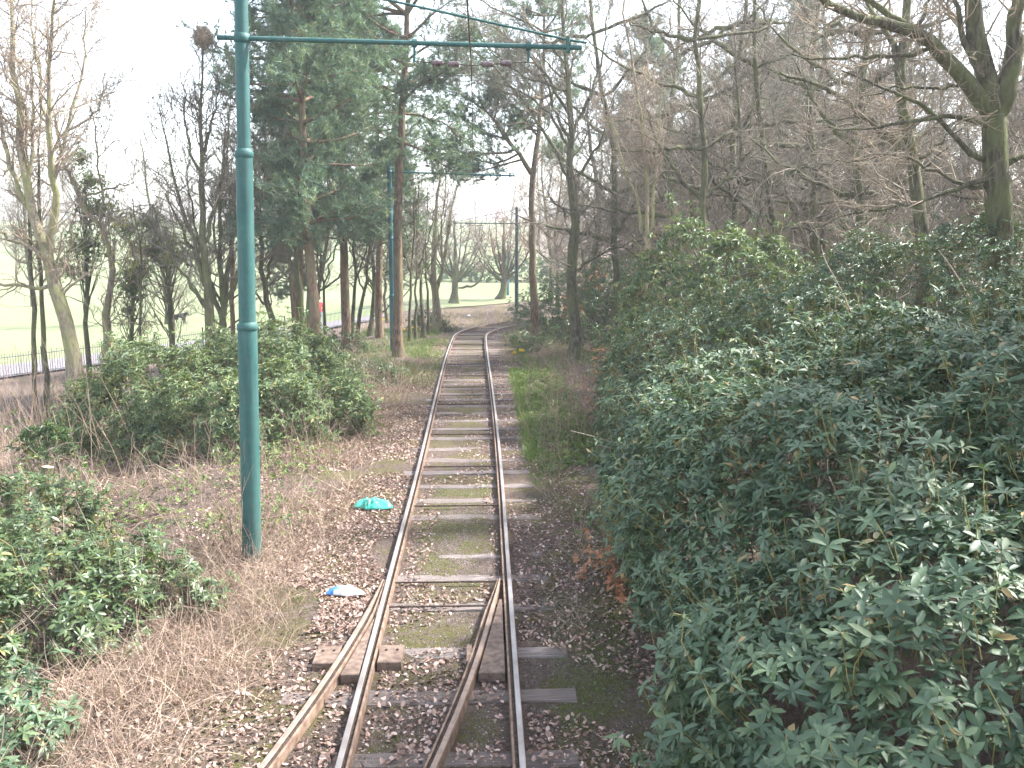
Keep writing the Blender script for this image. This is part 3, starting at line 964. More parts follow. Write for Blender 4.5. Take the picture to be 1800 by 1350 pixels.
for hgt in (0.16, 0.88):
    ss = np.arange(0, fl[-1], 1.0); x, y, z = on_fence(ss)
    tube_obj('fence_rail', np.stack([x, y, z + hgt], 1), 0.018, 'fence', fence, 6, f0)
v, q, top = lathe([(0.03, -0.1), (0.03, 1.08), (0.045, 1.1), (0.03, 1.16), (0.01, 1.18)], 8)
pm = mesh_np('fence_post', [(v, q, 0, None, True), (v, top, 0, None, False)], [M['fence']])
for s_ in np.arange(0, fl[-1], 2.75):
    x, y, z = on_fence(s_)
    link('fence_post', pm, fence, tuple(float(c) for c in (x - f0[0], y - f0[1], z - f0[2])))

# ================================================================== RHODODENDRONS
bush('rhododendron', 'huge rhododendron with blue green whorled leaves crowding the track by the points',
     [(3.6, 8.6, 0.9, 2.1, 3.0, 1.95), (5.8, 8.2, 1.2, 2.6, 3.0, 2.25), (3.3, 5.6, 0.5, 2.0, 2.2, 1.6), (2.95, 11.6, 0.65, 1.35, 2.3, 1.75), (5.0, 11.2, 1.2, 1.8, 1.6, 1.9), (5.2, 5.2, 1.0, 2.0, 2.0, 1.9)],
     18500, 31, leaf=0.12, singles=300, stems=70, depth=0.15, k=7, face=0.05, inner=0.2, stalk=0.15, lumpy=0.16, shoots=0.05, clump=0.11, gap=0.55)
bush('rhododendron', 'dark rhododendron mound behind the huge one, below the sunlit shrub',
     [(4.7, 14.2, 1.1, 2.3, 2.0, 2.05), (3.75, 16.6, 0.8, 1.5, 2.2, 1.75), (3.0, 14.4, 0.4, 1.0, 1.5, 1.5)], 6000, 32, leaf=0.10, depth=0.18, stems=36, tpl='lite', k=8)
thicket = bush('rhododendron', 'tall dense rhododendron thicket at the foot of the big forked tree',
     [(8.3, 14.8, 1.5, 2.6, 2.0, 2.6), (6.5, 15.6, 1.4, 1.7, 1.7, 2.4), (10.8, 15.2, 1.4, 1.9, 1.9, 2.4), (8.0, 12.2, 1.2, 2.0, 1.6, 2.1)], 8200, 33, leaf=0.11, depth=0.2, stems=36, k=7, tpl='lite')
bush('rhododendron', 'upright sunlit rhododendron with drooping yellow green leaves and bare stems',
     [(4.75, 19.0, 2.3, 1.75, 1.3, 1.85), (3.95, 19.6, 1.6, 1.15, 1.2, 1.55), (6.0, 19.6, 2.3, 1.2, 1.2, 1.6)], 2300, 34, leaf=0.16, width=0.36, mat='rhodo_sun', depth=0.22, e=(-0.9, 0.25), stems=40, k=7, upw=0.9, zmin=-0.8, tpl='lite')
bush('rhododendron', 'broad sunlit rhododendron bank behind the near teal pole',
     [(-6.6, 18.6, 0.1, 1.9, 1.5, 1.45), (-4.8, 17.4, 0.0, 1.6, 1.4, 1.35), (-4.25, 19.6, 0.4, 1.25, 1.1, 1.55), (-3.1, 18.2, -0.1, 0.9, 1.1, 1.05), (-7.7, 19.4, -0.1, 1.0, 1.1, 1.25), (-5.6, 20.2, 0.2, 1.2, 1.0, 1.4)],
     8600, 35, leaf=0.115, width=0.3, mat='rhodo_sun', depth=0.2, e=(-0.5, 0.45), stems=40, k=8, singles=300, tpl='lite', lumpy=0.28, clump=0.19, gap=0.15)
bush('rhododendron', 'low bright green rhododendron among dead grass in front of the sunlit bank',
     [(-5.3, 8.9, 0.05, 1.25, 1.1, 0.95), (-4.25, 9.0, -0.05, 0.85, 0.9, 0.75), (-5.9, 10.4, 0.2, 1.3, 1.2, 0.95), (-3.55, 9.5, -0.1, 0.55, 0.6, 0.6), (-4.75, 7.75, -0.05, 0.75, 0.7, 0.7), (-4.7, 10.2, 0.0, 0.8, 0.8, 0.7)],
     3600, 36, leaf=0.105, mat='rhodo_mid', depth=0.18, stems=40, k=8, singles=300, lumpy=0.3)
bush('rhododendron', 'small rhododendron sprig poking in at the bottom corner below the dead grass',
     [(-3.85, 6.75, 0.05, 0.5, 0.45, 0.55), (-3.55, 6.0, -0.05, 0.4, 0.4, 0.4)], 190, 37, leaf=0.135, depth=0.1, stems=8, k=7)
bush('evergreen_shrub', 'small dark evergreen sprig sprouting above a cut stump', [(-7.15, 14.6, 0.6, 0.34, 0.3, 0.42)], 150, 38, leaf=0.13, width=0.25, mat='holly', depth=0.1, stems=6, k=7, tpl='lite')
for lab, (x, y), rz, s_ in (('rhododendron thicket deeper in the wood behind the tall dense one', (14.5, 21.5), 1.2, 1.0), ('low rhododendron under the trees behind the upright sunlit shrub', (9.0, 27.0), 2.6, 0.8),
                            ('shady rhododendron in the wood between crooked and straight trunks', (14.0, 31.0), 4.4, 0.95), ('distant rhododendron bank along the back of the wood', (9.0, 46.0), 5.3, 1.1), ('rhododendron at the far side of the wood behind the arching limb', (22.0, 31.0), 0.3, 1.0), ('big rhododendron far back behind the massive forked tree', (27.0, 38.0), 3.0, 1.25), ('faraway rhododendron among the middle trunks', (18.0, 44.0), 2.0, 1.2)):
    copy_tree(thicket, (x, y, float(terrain(x, y))), rz, s_, lab, 'rhododendrons in the wood')
# undergrowth at the feet of the trees
und = [('dark evergreen undergrowth around the foot of the dark pole', [(2.35, 45.5, -0.95, 0.8, 1.3, 1.0), (2.6, 49.5, -0.9, 1.2, 1.6, 1.4), (4.2, 49, -0.6, 1.6, 1.6, 1.9)], 900),
       ('ivy covered undergrowth between the red barked pine and mossy trunk', [(3.4, 35.5, -0.3, 1.1, 1.3, 1.0), (4.6, 37, 0.1, 1.3, 1.3, 1.8)], 900),
       ('leafy undergrowth deep in the wood behind the mossy trunk', [(6.0, 40, 0.2, 2.4, 1.6, 2.4), (8.5, 41, 0.3, 2.4, 1.6, 2.2), (3.6, 42, -0.2, 1.6, 1.2, 2.0)], 1600),
       ('evergreen undergrowth at the far side of the sunlit shrub', [(4.2, 26, 0.1, 1.3, 1.5, 1.1), (5.9, 27, 0.3, 1.4, 1.5, 1.5)], 900),
       ('ground hugging shrub beside the red barked pine trunk', [(1.75, 33.5, -0.5, 0.75, 1.2, 0.6)], 260),
       ('round green shrub at the foot of the forked tree past the daffodils', [(-2.9, 45, -1.2, 1.0, 0.9, 1.15), (-1.9, 44, -1.25, 0.7, 0.7, 0.8)], 420),
       ('dark low shrub behind the blue green pole', [(-5.0, 33.5, -0.8, 1.3, 1.2, 1.0), (-6.6, 34.5, -0.9, 1.1, 1.1, 0.8)], 500),
       ('grey green shrub among dry stems beside the sunlit bank', [(-3.3, 24.5, -0.2, 0.8, 0.9, 0.8), (-4.4, 25.5, -0.2, 0.8, 0.9, 0.9)], 420)]
for j, (lab, lobes, n) in enumerate(und):
    bush('evergreen_shrub', lab, lobes, n, 50 + j, leaf=0.15, width=0.42, mat='holly', depth=0.3, stems=14, k=6, tpl='lite', group='undergrowth beside the track', lumpy=0.3, stalk=0.3, face=0.5, e=(-0.6, 0.8))

# ================================================================== TREES
def needles(rg, tips, axes, k, L, w):
    n = len(tips)
    d = nrm(axes[:, None] * 0.55 + rg.normal(size=(n, k, 3)) * 0.6 + np.array([0, 0, 0.12]))
    s = nrm(np.cross(d, rg.normal(size=(n, k, 3))))
    p = tips[:, None] + axes[:, None] * rg.uniform(-0.14, 0.05, (n, k, 1))
    ln = rg.uniform(0.7, 1.2, (n, k, 1)) * L
    V = np.stack([p - s * w / 2, p + s * w / 2, p + d * ln], 2).reshape(-1, 3)
    f = np.arange(n * k * 3).reshape(-1, 3)
    r = np.clip(np.repeat(rg.uniform(0.0, 0.85, n), k) + rg.normal(size=n * k) * 0.12, 0, 0.99)
    return V, f, r

def make_pine(label, base, trunk, r, seed, low=0.35, nl=44, reach=2.6, extra=(), tuftk=16, sub=9, group='Scots pines by the track'):
    rg = np.random.default_rng(seed)
    base = np.array(base, float)
    root = thing('pine_tree', label, 'tree', base, group)
    tp, TL = resample(np.array(trunk) - base, 24, rg, 0.02)
    tr = np.linspace(r, r * 0.2, 24); tr[0] *= 1.3
    v, q = tubes(tp[None], tr[None], 11)
    parts = [(v, q, 0, None, True)]
    limbs, lrs = [], []
    for k in range(nl):
        t = low + (0.99 - low) * (k + rg.uniform()) / nl
        s = tp[min(23, int(t * 23.5))]
        a = rg.uniform(0, 6.28)
        prof = math.sin(math.pi * min(1, (t - low) / (1 - low) * 0.75 + 0.25)) ** 0.6
        L = reach * prof * rg.uniform(0.6, 1.2)
        d = np.array([math.cos(a), math.sin(a), rg.uniform(-0.15, 0.45)])
        q_ = [s]
        for j in range(4):
            d = d + rg.normal(size=3) * 0.14 + np.array([0, 0, 0.07]); d /= np.linalg.norm(d)
            q_.append(q_[-1] + d * L / 4)
        limbs.append(resample(q_, 8)[0]); lrs.append(np.linspace(0.05 * L / 2.5 + 0.012, 0.012, 8))
    for pl, r0 in extra:
        limbs.append(resample(np.array(pl) - base, 8, rg, 0.03)[0]); lrs.append(np.linspace(r0, r0 * 0.3, 8))
    limbs = np.array(limbs); lrs = np.array(lrs)
    v, q = tubes(limbs, lrs, 6); parts.append((v, q, 0, None, True))
    link('trunk', mesh_np('trunk', parts, [M['bark_pine']]), root)
    pos, d, par, t, rr = kids(rg, limbs, lrs, np.r_[np.full(nl, sub), np.full(len(extra), sub * 4)].astype(int), 0.25, 1.0, R(25), R(70), 0.4)
    ln = np.linalg.norm(limbs[par, -1] - limbs[par, 0], axis=1) * rg.uniform(0.2, 0.45, len(par))
    p2, q2 = grow(rg, pos, d, ln, np.full(len(pos), 0.012), np.full(len(pos), 0.006), 4, 0.2, 0.08)
    v, q = tubes(p2, q2, 3)
    cp = [(v, q, 0, None, True)]
    tips, axs = [], []
    for f in (2, 3, 4):
        tips.append(p2[:, f]); axs.append(nrm(p2[:, f] - p2[:, f - 1]))
    tips.append(limbs[:, -1]); axs.append(nrm(limbs[:, -1] - limbs[:, -2]))
    tips = np.concatenate(tips); axs = np.concatenate(axs)
    tips = np.concatenate([tips, tips + rg.normal(size=tips.shape) * 0.16]); axs = np.concatenate([axs, nrm(axs + rg.normal(size=axs.shape) * 0.5)])
    V, f, rn = needles(rg, tips, axs, tuftk, 0.19, 0.02)
    cp.append((V, f, 1, rn, False))
    link('crown', mesh_np('crown', cp, [M['twig'], M['needle']]), root)
    return root

def pixline(pl, d, dd=0.0):
    n = len(pl)
    return [P(u, v, d + dd * k / max(1, n - 1)) for k, (u, v) in enumerate(pl)]
def with_base(pl):
    z = float(terrain(pl[0][0], pl[0][1])) - 0.05
    b_ = np.array([pl[0][0], pl[0][1], z])
    return b_, [b_] + [p for p in pl if p[2] > z + 0.2]

b_, tl = with_base(pixline([(700, 612), (697, 480), (702, 300), (709, 160), (718, 20), (724, -150), (728, -330)], 31.5))
make_pine('tall orange trunked pine right behind the blue green pole', b_, tl, 0.185, 61, low=0.5, nl=44, reach=2.7, tuftk=18,
          extra=[(pixline([(706, 180), (735, 150), (775, 130), (810, 110)], 31.5, -1.0), 0.06), (pixline([(704, 250), (740, 262), (775, 290), (800, 300)], 31.5, 0.6), 0.05), (pixline([(703, 240), (685, 262), (670, 275)], 31.5, -0.5), 0.04),
                 (pixline([(706, 165), (670, 150), (620, 160), (590, 150)], 31.5, -1.5), 0.05), (pixline([(708, 140), (680, 110), (640, 100)], 31.5, 1.0), 0.05), (pixline([(707, 200), (745, 205), (790, 220), (815, 250)], 31.5, 0.8), 0.045), (pixline([(712, 110), (750, 80), (800, 75), (840, 60)], 31.5, -0.6), 0.05)])
b_, tl = with_base(pixline([(556, 590), (546, 480), (538, 380), (534, 280), (530, 180), (526, 60), (524, -60), (522, -160)], 27.0))
pineA = make_pine('thick lower trunked pine with dense blue green crown behind the sunlit bank', b_, tl, 0.18, 62, low=0.3, nl=84, reach=2.3, tuftk=20, sub=10)
b_, tl = with_base(pixline([(941, 588), (937, 480), (935, 380), (937, 300), (942, 260), (952, 180), (958, 80), (955, -30)], 37.0))
make_pine('red barked pine with low forked limb leaning over the bend of the track', b_, tl, 0.18, 65, low=0.6, nl=30, reach=2.8, tuftk=20,
          extra=[(pixline([(934, 305), (912, 272), (885, 240), (868, 210), (845, 185)], 37, -0.8), 0.10), (pixline([(905, 262), (870, 270), (830, 268), (795, 285)], 37, -1.5), 0.06), (pixline([(890, 245), (850, 235), (815, 210), (790, 195)], 37, 0.8), 0.05),
                 (pixline([(938, 285), (965, 265), (1000, 270)], 37, 1.0), 0.05), (pixline([(868, 210), (880, 170), (870, 130)], 37, 0.8), 0.05), (pixline([(920, 280), (880, 290), (845, 305), (820, 300)], 37, 0.6), 0.05), (pixline([(885, 240), (905, 215), (935, 200)], 37, 0.9), 0.05), (pixline([(900, 255), (860, 200), (810, 165), (765, 150)], 37, -0.5), 0.05), (pixline([(945, 240), (900, 180), (850, 140), (815, 115)], 37, 0.7), 0.05), (pixline([(955, 140), (910, 110), (860, 90), (820, 60)], 37, -0.9), 0.05), (pixline([(912, 270), (860, 290), (800, 265), (760, 250)], 37, 1.2), 0.05)])
random.seed(5)
for lab, (x, y), sc_, rz in (('dark pine between the thick trunked and the orange trunked pine', (-5.1, 33.5), 1.05, 2.0), ('shaded pine standing behind the orange trunked pine', (-4.6, 40.0), 1.0, 4.0),
                         ('short pine behind the thick lower trunked pine', (-8.0, 38.5), 0.55, 1.0), ('pine close behind the thick trunked pine, crown merging with it', (-6.2, 30.5), 1.08, 3.3), ('pine deep in the wood beyond the mossy trunk', (8.2, 47.0), 1.1, 5.0),
                         ('far pine in the wood above the upright sunlit rhododendron', (15.0, 52.0), 1.15, 0.4), ('unseen pine put in beside the huge rhododendron to shade it', (9.8, 9.5), 1.0, 2.2), ('unseen pine added to shade the huge rhododendron from the wood side', (9.6, 5.0), 1.0, 0.9), ('pine deep in the wood, left of the crooked dark trunk'.replace('left of', 'behind'), (13.5, 40.0), 1.0, 1.9)):  # the two pines by the huge rhododendron are out of view, added for shade
    copy_tree(pineA, (x, y, float(terrain(x, y)) - 0.05), rz, sc_, lab)
# trees traced one by one
pix_tree('bare_tree', 'pale many stemmed tree with leaning trunk at the edge of the picture', 24.0, [
    ([(128, 640), (113, 560), (95, 480), (85, 440), (62, 390), (48, 340), (38, 280), (33, 200), (25, 100), (20, 0), (15, -80)], 0.23, 0.03),
    ([(90, 450), (93, 400), (95, 340), (88, 280), (85, 180), (90, 80), (97, 0), (100, -60)], 0.11, 0.02),
    ([(70, 405), (40, 345), (15, 280), (0, 210), (-15, 100)], 0.09, 0.02),
    ([(100, 462), (60, 436), (20, 420), (-20, 400)], 0.06, 0.02),
    ([(112, 508), (60, 506), (0, 500), (-50, 502)], 0.06, 0.025),
    ([(92, 330), (110, 260), (128, 190), (150, 120), (150, 20)], 0.06, 0.015),
    ([(50, 340), (60, 250), (58, 150), (62, 50)], 0.06, 0.015),
    ([(88, 250), (70, 150), (60, 60), (50, -40)], 0.05, 0.012)], 101, bark='bark_pale', twig='twig_pale', dens=4.2, scale=1.5, up=0.08, minr=0.0062, levels=(7, 0.5, 4, 0.5))
pix_tree('bare_tree', 'curved leaning trunk with bend, next to the pale many stemmed tree', 29.0, [
    ([(182, 600), (190, 520), (196, 480), (195, 440), (175, 400), (140, 350), (110, 290), (102, 250), (100, 200)], 0.16, 0.03),
    ([(102, 250), (115, 230), (150, 215), (180, 185), (185, 130)], 0.05, 0.015),
    ([(140, 350), (165, 340), (200, 330), (240, 318)], 0.05, 0.015),
    ([(175, 400), (180, 340), (172, 260), (160, 170)], 0.05, 0.012)], 102, bark='bark_pale', twig='twig_pale', dens=4.0, scale=1.4, minr=0.007)
pix_tree('bare_tree', 'thin straight stem, first of two slim trunks by the railings', 25.0, [([(62, 690), (58, 560), (52, 430), (50, 330), (44, 180)], 0.085, 0.02)], 103, twig='twig_pale', dens=3.0, scale=0.9, t0=0.4, minr=0.006)
pix_tree('bare_tree', 'slightly thicker slim trunk, second of two stems by the railings', 25.6, [([(80, 690), (75, 560), (68, 440), (66, 300), (70, 160)], 0.09, 0.02)], 104, twig='twig_pale', dens=3.0, scale=0.9, t0=0.4, minr=0.006)
nest_tree = pix_tree('bare_tree', 'mossy tree carrying the round twig nest on its top', 26.0, [
    ([(373, 650), (367, 560), (361, 450), (357, 350), (354, 230), (352, 150), (356, 85)], 0.17, 0.022),
    ([(368, 520), (345, 440), (318, 360), (295, 270), (280, 190)], 0.08, 0.015),
    ([(360, 430), (385, 350), (400, 270), (402, 190)], 0.07, 0.015),
    ([(357, 330), (335, 260), (322, 190), (320, 130)], 0.05, 0.012),
    ([(355, 280), (372, 220), (385, 160), (383, 110)], 0.05, 0.012),
    ([(370, 560), (330, 490), (290, 440), (258, 380)], 0.07, 0.015)], 105, bark='bark_green', twig='twig', dens=4.4, scale=1.2, up=0.16, minr=0.0065)
pix_tree('bare_tree', 'dark many stemmed tree splitting low, beside the mossy nest tree', 27.0, [
    ([(388, 650), (390, 570), (398, 500), (408, 420), (416, 330), (424, 240)], 0.13, 0.02),
    ([(390, 565), (372, 500), (345, 450), (318, 400), (290, 340)], 0.09, 0.02),
    ([(390, 560), (388, 480), (386, 400), (390, 300), (396, 220)], 0.09, 0.015),
    ([(392, 550), (412, 495), (440, 430), (462, 340), (470, 250)], 0.08, 0.015),
    ([(380, 520), (350, 470), (340, 380), (330, 280)], 0.06, 0.015)], 106, bark='bark', twig='twig', dens=3.8, scale=1.3, up=0.14, minr=0.0065)
pix_tree('bare_tree', 'reddish slim trunk just behind the near teal pole', 30.0, [([(410, 610), (408, 500), (405, 400), (398, 280), (400, 200)], 0.11, 0.02), ([(406, 400), (440, 330), (470, 280), (505, 240)], 0.05, 0.012), ([(404, 360), (440, 290), (480, 250), (520, 215)], 0.05, 0.012)],
         107, bark='bark_pine', twig='twig_red', dens=3.4, scale=1.2, t0=0.3, minr=0.007)
pix_tree('bare_tree', 'slender two forked tree between the near pole and the thick pine', 31.0, [
    ([(478, 570), (466, 520), (457, 430), (448, 330), (446, 240)], 0.14, 0.02), ([(466, 500), (478, 450), (495, 415), (520, 370)], 0.06, 0.012), ([(470, 540), (440, 505), (425, 480)], 0.05, 0.012)], 108, dens=2.8, scale=1.2, minr=0.007)
pix_tree('bare_tree', 'pale birch like stem leaning beside the thick pine', 33.0, [([(522, 560), (512, 490), (500, 420), (497, 330), (494, 250)], 0.10, 0.015), ([(503, 430), (530, 400), (560, 380)], 0.04, 0.01)], 109, bark='bark_pale', dens=2.6, scale=1.2, minr=0.007)
pix_tree('bare_tree', 'dark straight trunk touching the thick pine', 29.0, [([(532, 570), (524, 490), (518, 400), (512, 300), (505, 180)], 0.14, 0.02)], 110, dens=2.4, scale=1.2, t0=0.4, minr=0.007)
for j, (lab, pts, r, d) in enumerate([
    ('slim dark stem beside the person in red', [(572, 590), (568, 500), (562, 420), (566, 300)], 0.07, 36),
    ('dark leaning stem in front of the shaded pine', [(628, 570), (642, 520), (648, 450), (655, 350)], 0.10, 36),
    ('crooked bare stem left of the leaning dark stem', [(618, 580), (624, 500), (622, 430), (616, 330)], 0.09, 35),
    ('first thin stem past the blue green pole, nearest it', [(720, 568), (722, 480), (728, 400), (730, 320)], 0.075, 38),
    ('second thin stem past the blue green pole, dead straight', [(731, 568), (732, 480), (733, 420), (736, 320)], 0.07, 39),
    ('third thin stem past the blue green pole, thickest of the row', [(744, 562), (740, 490), (735, 410), (738, 320)], 0.10, 40),
    ('fourth thin stem past the blue green pole, beside the forked tree', [(752, 552), (751, 480), (748, 420), (752, 330)], 0.07, 42)]):
    pix_tree('bare_tree', lab.replace('left of', 'beside'), d, [(pts, r, 0.015), ([pts[1], (pts[1][0] + (-1) ** j * 25, pts[1][1] - 70), (pts[1][0] + (-1) ** j * 40, pts[1][1] - 150)], 0.04, 0.01)], 120 + j, dens=2.2, scale=1.1, t0=0.35, minr=0.008, levels=(6, 0.5, 3, 0.5),
             group='thin trunks in the grove')
pix_tree('bare_tree', 'stout pale forked tree past the daffodils beside the track', 44.0, [
    ([(768, 552), (766, 520), (764, 495), (762, 460), (765, 400), (772, 330), (776, 270)], 0.24, 0.025),
    ([(763, 500), (748, 470), (738, 430), (730, 370), (726, 310)], 0.11, 0.02),
    ([(769, 510), (780, 465), (788, 410), (796, 350), (815, 300)], 0.11, 0.02),
    ([(762, 505), (745, 480), (730, 470)], 0.07, 0.02), ([(778, 470), (775, 400), (785, 340), (783, 280)], 0.07, 0.015)], 130, bark='bark_pale', twig='twig', dens=1.8, scale=1.5, up=0.18, minr=0.009)
def fan(cx, cy, reach, h, n, seed):
    rg = np.random.default_rng(seed); out = []
    for k in range(n):
        a = -1.25 + 2.5 * k / (n - 1) + rg.uniform(-0.1, 0.1)
        sx = math.sin(a) * reach
        hh = h * (0.55 + 0.45 * math.cos(a)) * rg.uniform(0.85, 1.1)
        out.append(([(cx, cy + rg.uniform(-12, 6)), (cx + sx * 0.45, cy - hh * 0.25), (cx + sx * 0.8, cy - hh * 0.6), (cx + sx, cy - hh)], 0.10, 0.02))
    return out
pix_tree('bare_tree', 'spreading bare tree on the field edge in line with the track', 70.0, [([(798, 545), (799, 520), (800, 498), (800, 440), (798, 390)], 0.33, 0.05)] + fan(800, 496, 62, 120, 11, 1) + [([(806, 506), (835, 503), (850, 485), (853, 440)], 0.12, 0.03)],
         131, twig='twig', dens=1.4, scale=2.0, up=0.14, minr=0.012, levels=(6, 0.5, 3, 0.5))
pix_tree('bare_tree', 'round crowned bare tree beside the farthest teal pole', 74.0, [([(880, 545), (883, 520), (886, 500), (886, 440), (885, 385)], 0.36, 0.05)] + fan(886, 496, 60, 115, 11, 2),
         132, twig='twig_red', dens=1.5, scale=2.0, up=0.12, minr=0.012, levels=(6, 0.5, 3, 0.5))

# the wood
pix_tree('bare_tree', 'massive mossy forked tree with heavy limb reaching over the rhododendrons', 14.5, [
    ([(1765, 480), (1758, 380), (1752, 280), (1745, 190), (1728, 110), (1712, 30), (1700, -80), (1690, -200)], 0.33, 0.08),
    ([(1756, 210), (1775, 120), (1790, 20), (1800, -90)], 0.20, 0.06),
    ([(1745, 205), (1705, 145), (1645, 85), (1600, 50), (1550, 36), (1500, 30), (1450, 0), (1400, -40)], 0.15, 0.04),
    ([(1620, 62), (1560, 25), (1510, -15), (1450, -60)], 0.07, 0.02),
    ([(1755, 275), (1715, 278), (1682, 252), (1655, 215), (1610, 172), (1540, 150), (1480, 120)], 0.055, 0.012),
    ([(1760, 290), (1800, 272), (1850, 260)], 0.07, 0.03), ([(1740, 180), (1690, 60), (1660, -60)], 0.07, 0.02),
    ([(1752, 330), (1700, 330), (1640, 300), (1580, 270), (1520, 275)], 0.045, 0.01), ([(1754, 300), (1690, 330), (1600, 360), (1500, 375), (1420, 400)], 0.045, 0.01), ([(1748, 230), (1680, 200), (1610, 210), (1530, 230), (1450, 225)], 0.05, 0.01), ([(1640, 85), (1590, 100), (1530, 95), (1460, 110), (1390, 95)], 0.045, 0.01), ([(1700, 140), (1650, 160), (1590, 150), (1520, 170)], 0.035, 0.01)],
    140, spread=0.18, bark='bark_green', twig='twig_pale', dens=3.4, scale=1.0, up=0.05, minr=0.0045, jit=0.02, flare=1.7, seg4=2)
pix_tree('bare_tree', 'moss green trunk with crooked arching limb, second from the massive forked tree', 17.5, [
    ([(1630, 420), (1606, 330), (1596, 240), (1586, 140), (1588, 40), (1600, -80), (1605, -200)], 0.19, 0.05),
    ([(1592, 262), (1558, 238), (1510, 195), (1478, 166), (1440, 152), (1372, 128)], 0.09, 0.02),
    ([(1588, 130), (1560, 60), (1520, 0), (1480, -70)], 0.07, 0.02), ([(1588, 100), (1620, 30), (1660, -50)], 0.06, 0.02),
    ([(1600, 290), (1640, 260), (1690, 225), (1720, 200)], 0.04, 0.012), ([(1598, 250), (1540, 280), (1480, 280), (1400, 300)], 0.035, 0.01)],
    141, spread=0.2, bark='bark_green', twig='twig', dens=3.4, scale=1.1, up=0.06, minr=0.005, seg4=2)
pix_tree('bare_tree', 'mossy trunk with scarred grey foot beside the red barked pine', 30.0, [
    ([(1012, 605), (1008, 530), (1003, 480), (1008, 440), (1010, 380), (1003, 320), (1000, 250), (1008, 215), (995, 150), (990, 60), (985, -40)], 0.21, 0.04),
    ([(1010, 475), (1040, 455), (1085, 432), (1130, 426)], 0.06, 0.015), ([(1006, 320), (1030, 290), (1060, 240), (1080, 170)], 0.06, 0.015),
    ([(1003, 250), (975, 200), (960, 140), (930, 90)], 0.06, 0.015), ([(1008, 230), (1040, 170), (1060, 90), (1070, 10)], 0.07, 0.015), ([(1000, 380), (970, 350), (945, 340)], 0.04, 0.01), ([(1003, 320), (960, 230), (900, 150), (840, 95), (785, 60)], 0.07, 0.012), ([(998, 200), (950, 110), (880, 55), (800, 15)], 0.06, 0.012), ([(1000, 260), (960, 190), (880, 140), (820, 150)], 0.05, 0.01), ([(992, 110), (940, 50), (870, 10), (800, -20)], 0.05, 0.012), ([(995, 160), (930, 140), (870, 100), (830, 40)], 0.05, 0.01)],
    142, bark='bark_green', twig='twig', dens=3.4, scale=1.6, up=0.06, minr=0.007)
pix_tree('bare_tree', 'pale sunlit sapling with three thin stems above the rhododendrons', 21.5, [
    ([(1137, 470), (1136, 400), (1135, 320), (1130, 230), (1115, 140), (1100, 50), (1095, -40)], 0.075, 0.018),
    ([(1136, 420), (1120, 355), (1108, 320), (1095, 300), (1085, 250), (1060, 180)], 0.045, 0.012), ([(1138, 440), (1150, 400), (1146, 330), (1160, 240), (1165, 150)], 0.04, 0.01)],
    143, bark='bark_pale', twig='twig_pale', dens=3.2, scale=1.0, up=0.1, minr=0.0055)
for j, (lab, pl, r, d, bk) in enumerate([
    ('leaning grey trunk behind the pale sunlit sapling', [(1085, 500), (1076, 420), (1082, 340), (1078, 250), (1060, 170), (1040, 60), (1035, -60)], 0.16, 31, 'bark'),
    ('straight dark trunk behind the upright sunlit rhododendron', [(1292, 460), (1290, 350), (1288, 250), (1292, 150), (1308, 40), (1320, -100)], 0.15, 26, 'bark'),
    ('crooked dark trunk leaning towards the straight trunk in the wood', [(1385, 470), (1364, 400), (1348, 320), (1336, 220), (1330, 120), (1325, -20)], 0.14, 24, 'bark'),
    ('upright mid wood trunk between crooked trunk and arching limb', [(1432, 450), (1430, 360), (1426, 260), (1425, 160), (1438, 60), (1450, -80)], 0.16, 25, 'bark_green'),
    ('dark trunk with sweeping boughs between upright trunk and arching limb', [(1512, 440), (1510, 350), (1500, 260), (1512, 160), (1530, 60), (1535, -60)], 0.17, 21, 'bark_green'),
    ('slim mossy trunk rising just over the sunlit rhododendron', [(1236, 440), (1232, 350), (1240, 260), (1232, 170), (1222, 70), (1230, -60)], 0.12, 22, 'bark_green'),
    ('forked trunk with low elbow behind the rhododendron mound', [(1190, 460), (1185, 380), (1172, 300), (1176, 200), (1190, 100), (1200, -50)], 0.17, 29, 'bark')]):
    rg = np.random.default_rng(150 + j)
    lim = [(pl, r, 0.04)]
    for k in range(10):
        i = 1 + k % 5
        x0, y0 = pl[i]; s = -1 if k % 2 else 1
        w = rg.uniform(70, 210); h_ = rg.uniform(-50, 130)
        lim.append(([(x0, y0), (x0 + s * w * 0.35, y0 - h_ * 0.3), (x0 + s * w * 0.75, y0 - h_ * 0.75), (x0 + s * w, y0 - h_ * 1.3)], r * rg.uniform(0.35, 0.6), 0.014))
    pix_tree('bare_tree', lab, d, lim, 150 + j, bark=bk, twig='twig', dens=2.4, scale=1.4, up=0.03, minr=0.0065, spread=0.5, group='trunks in the wood')

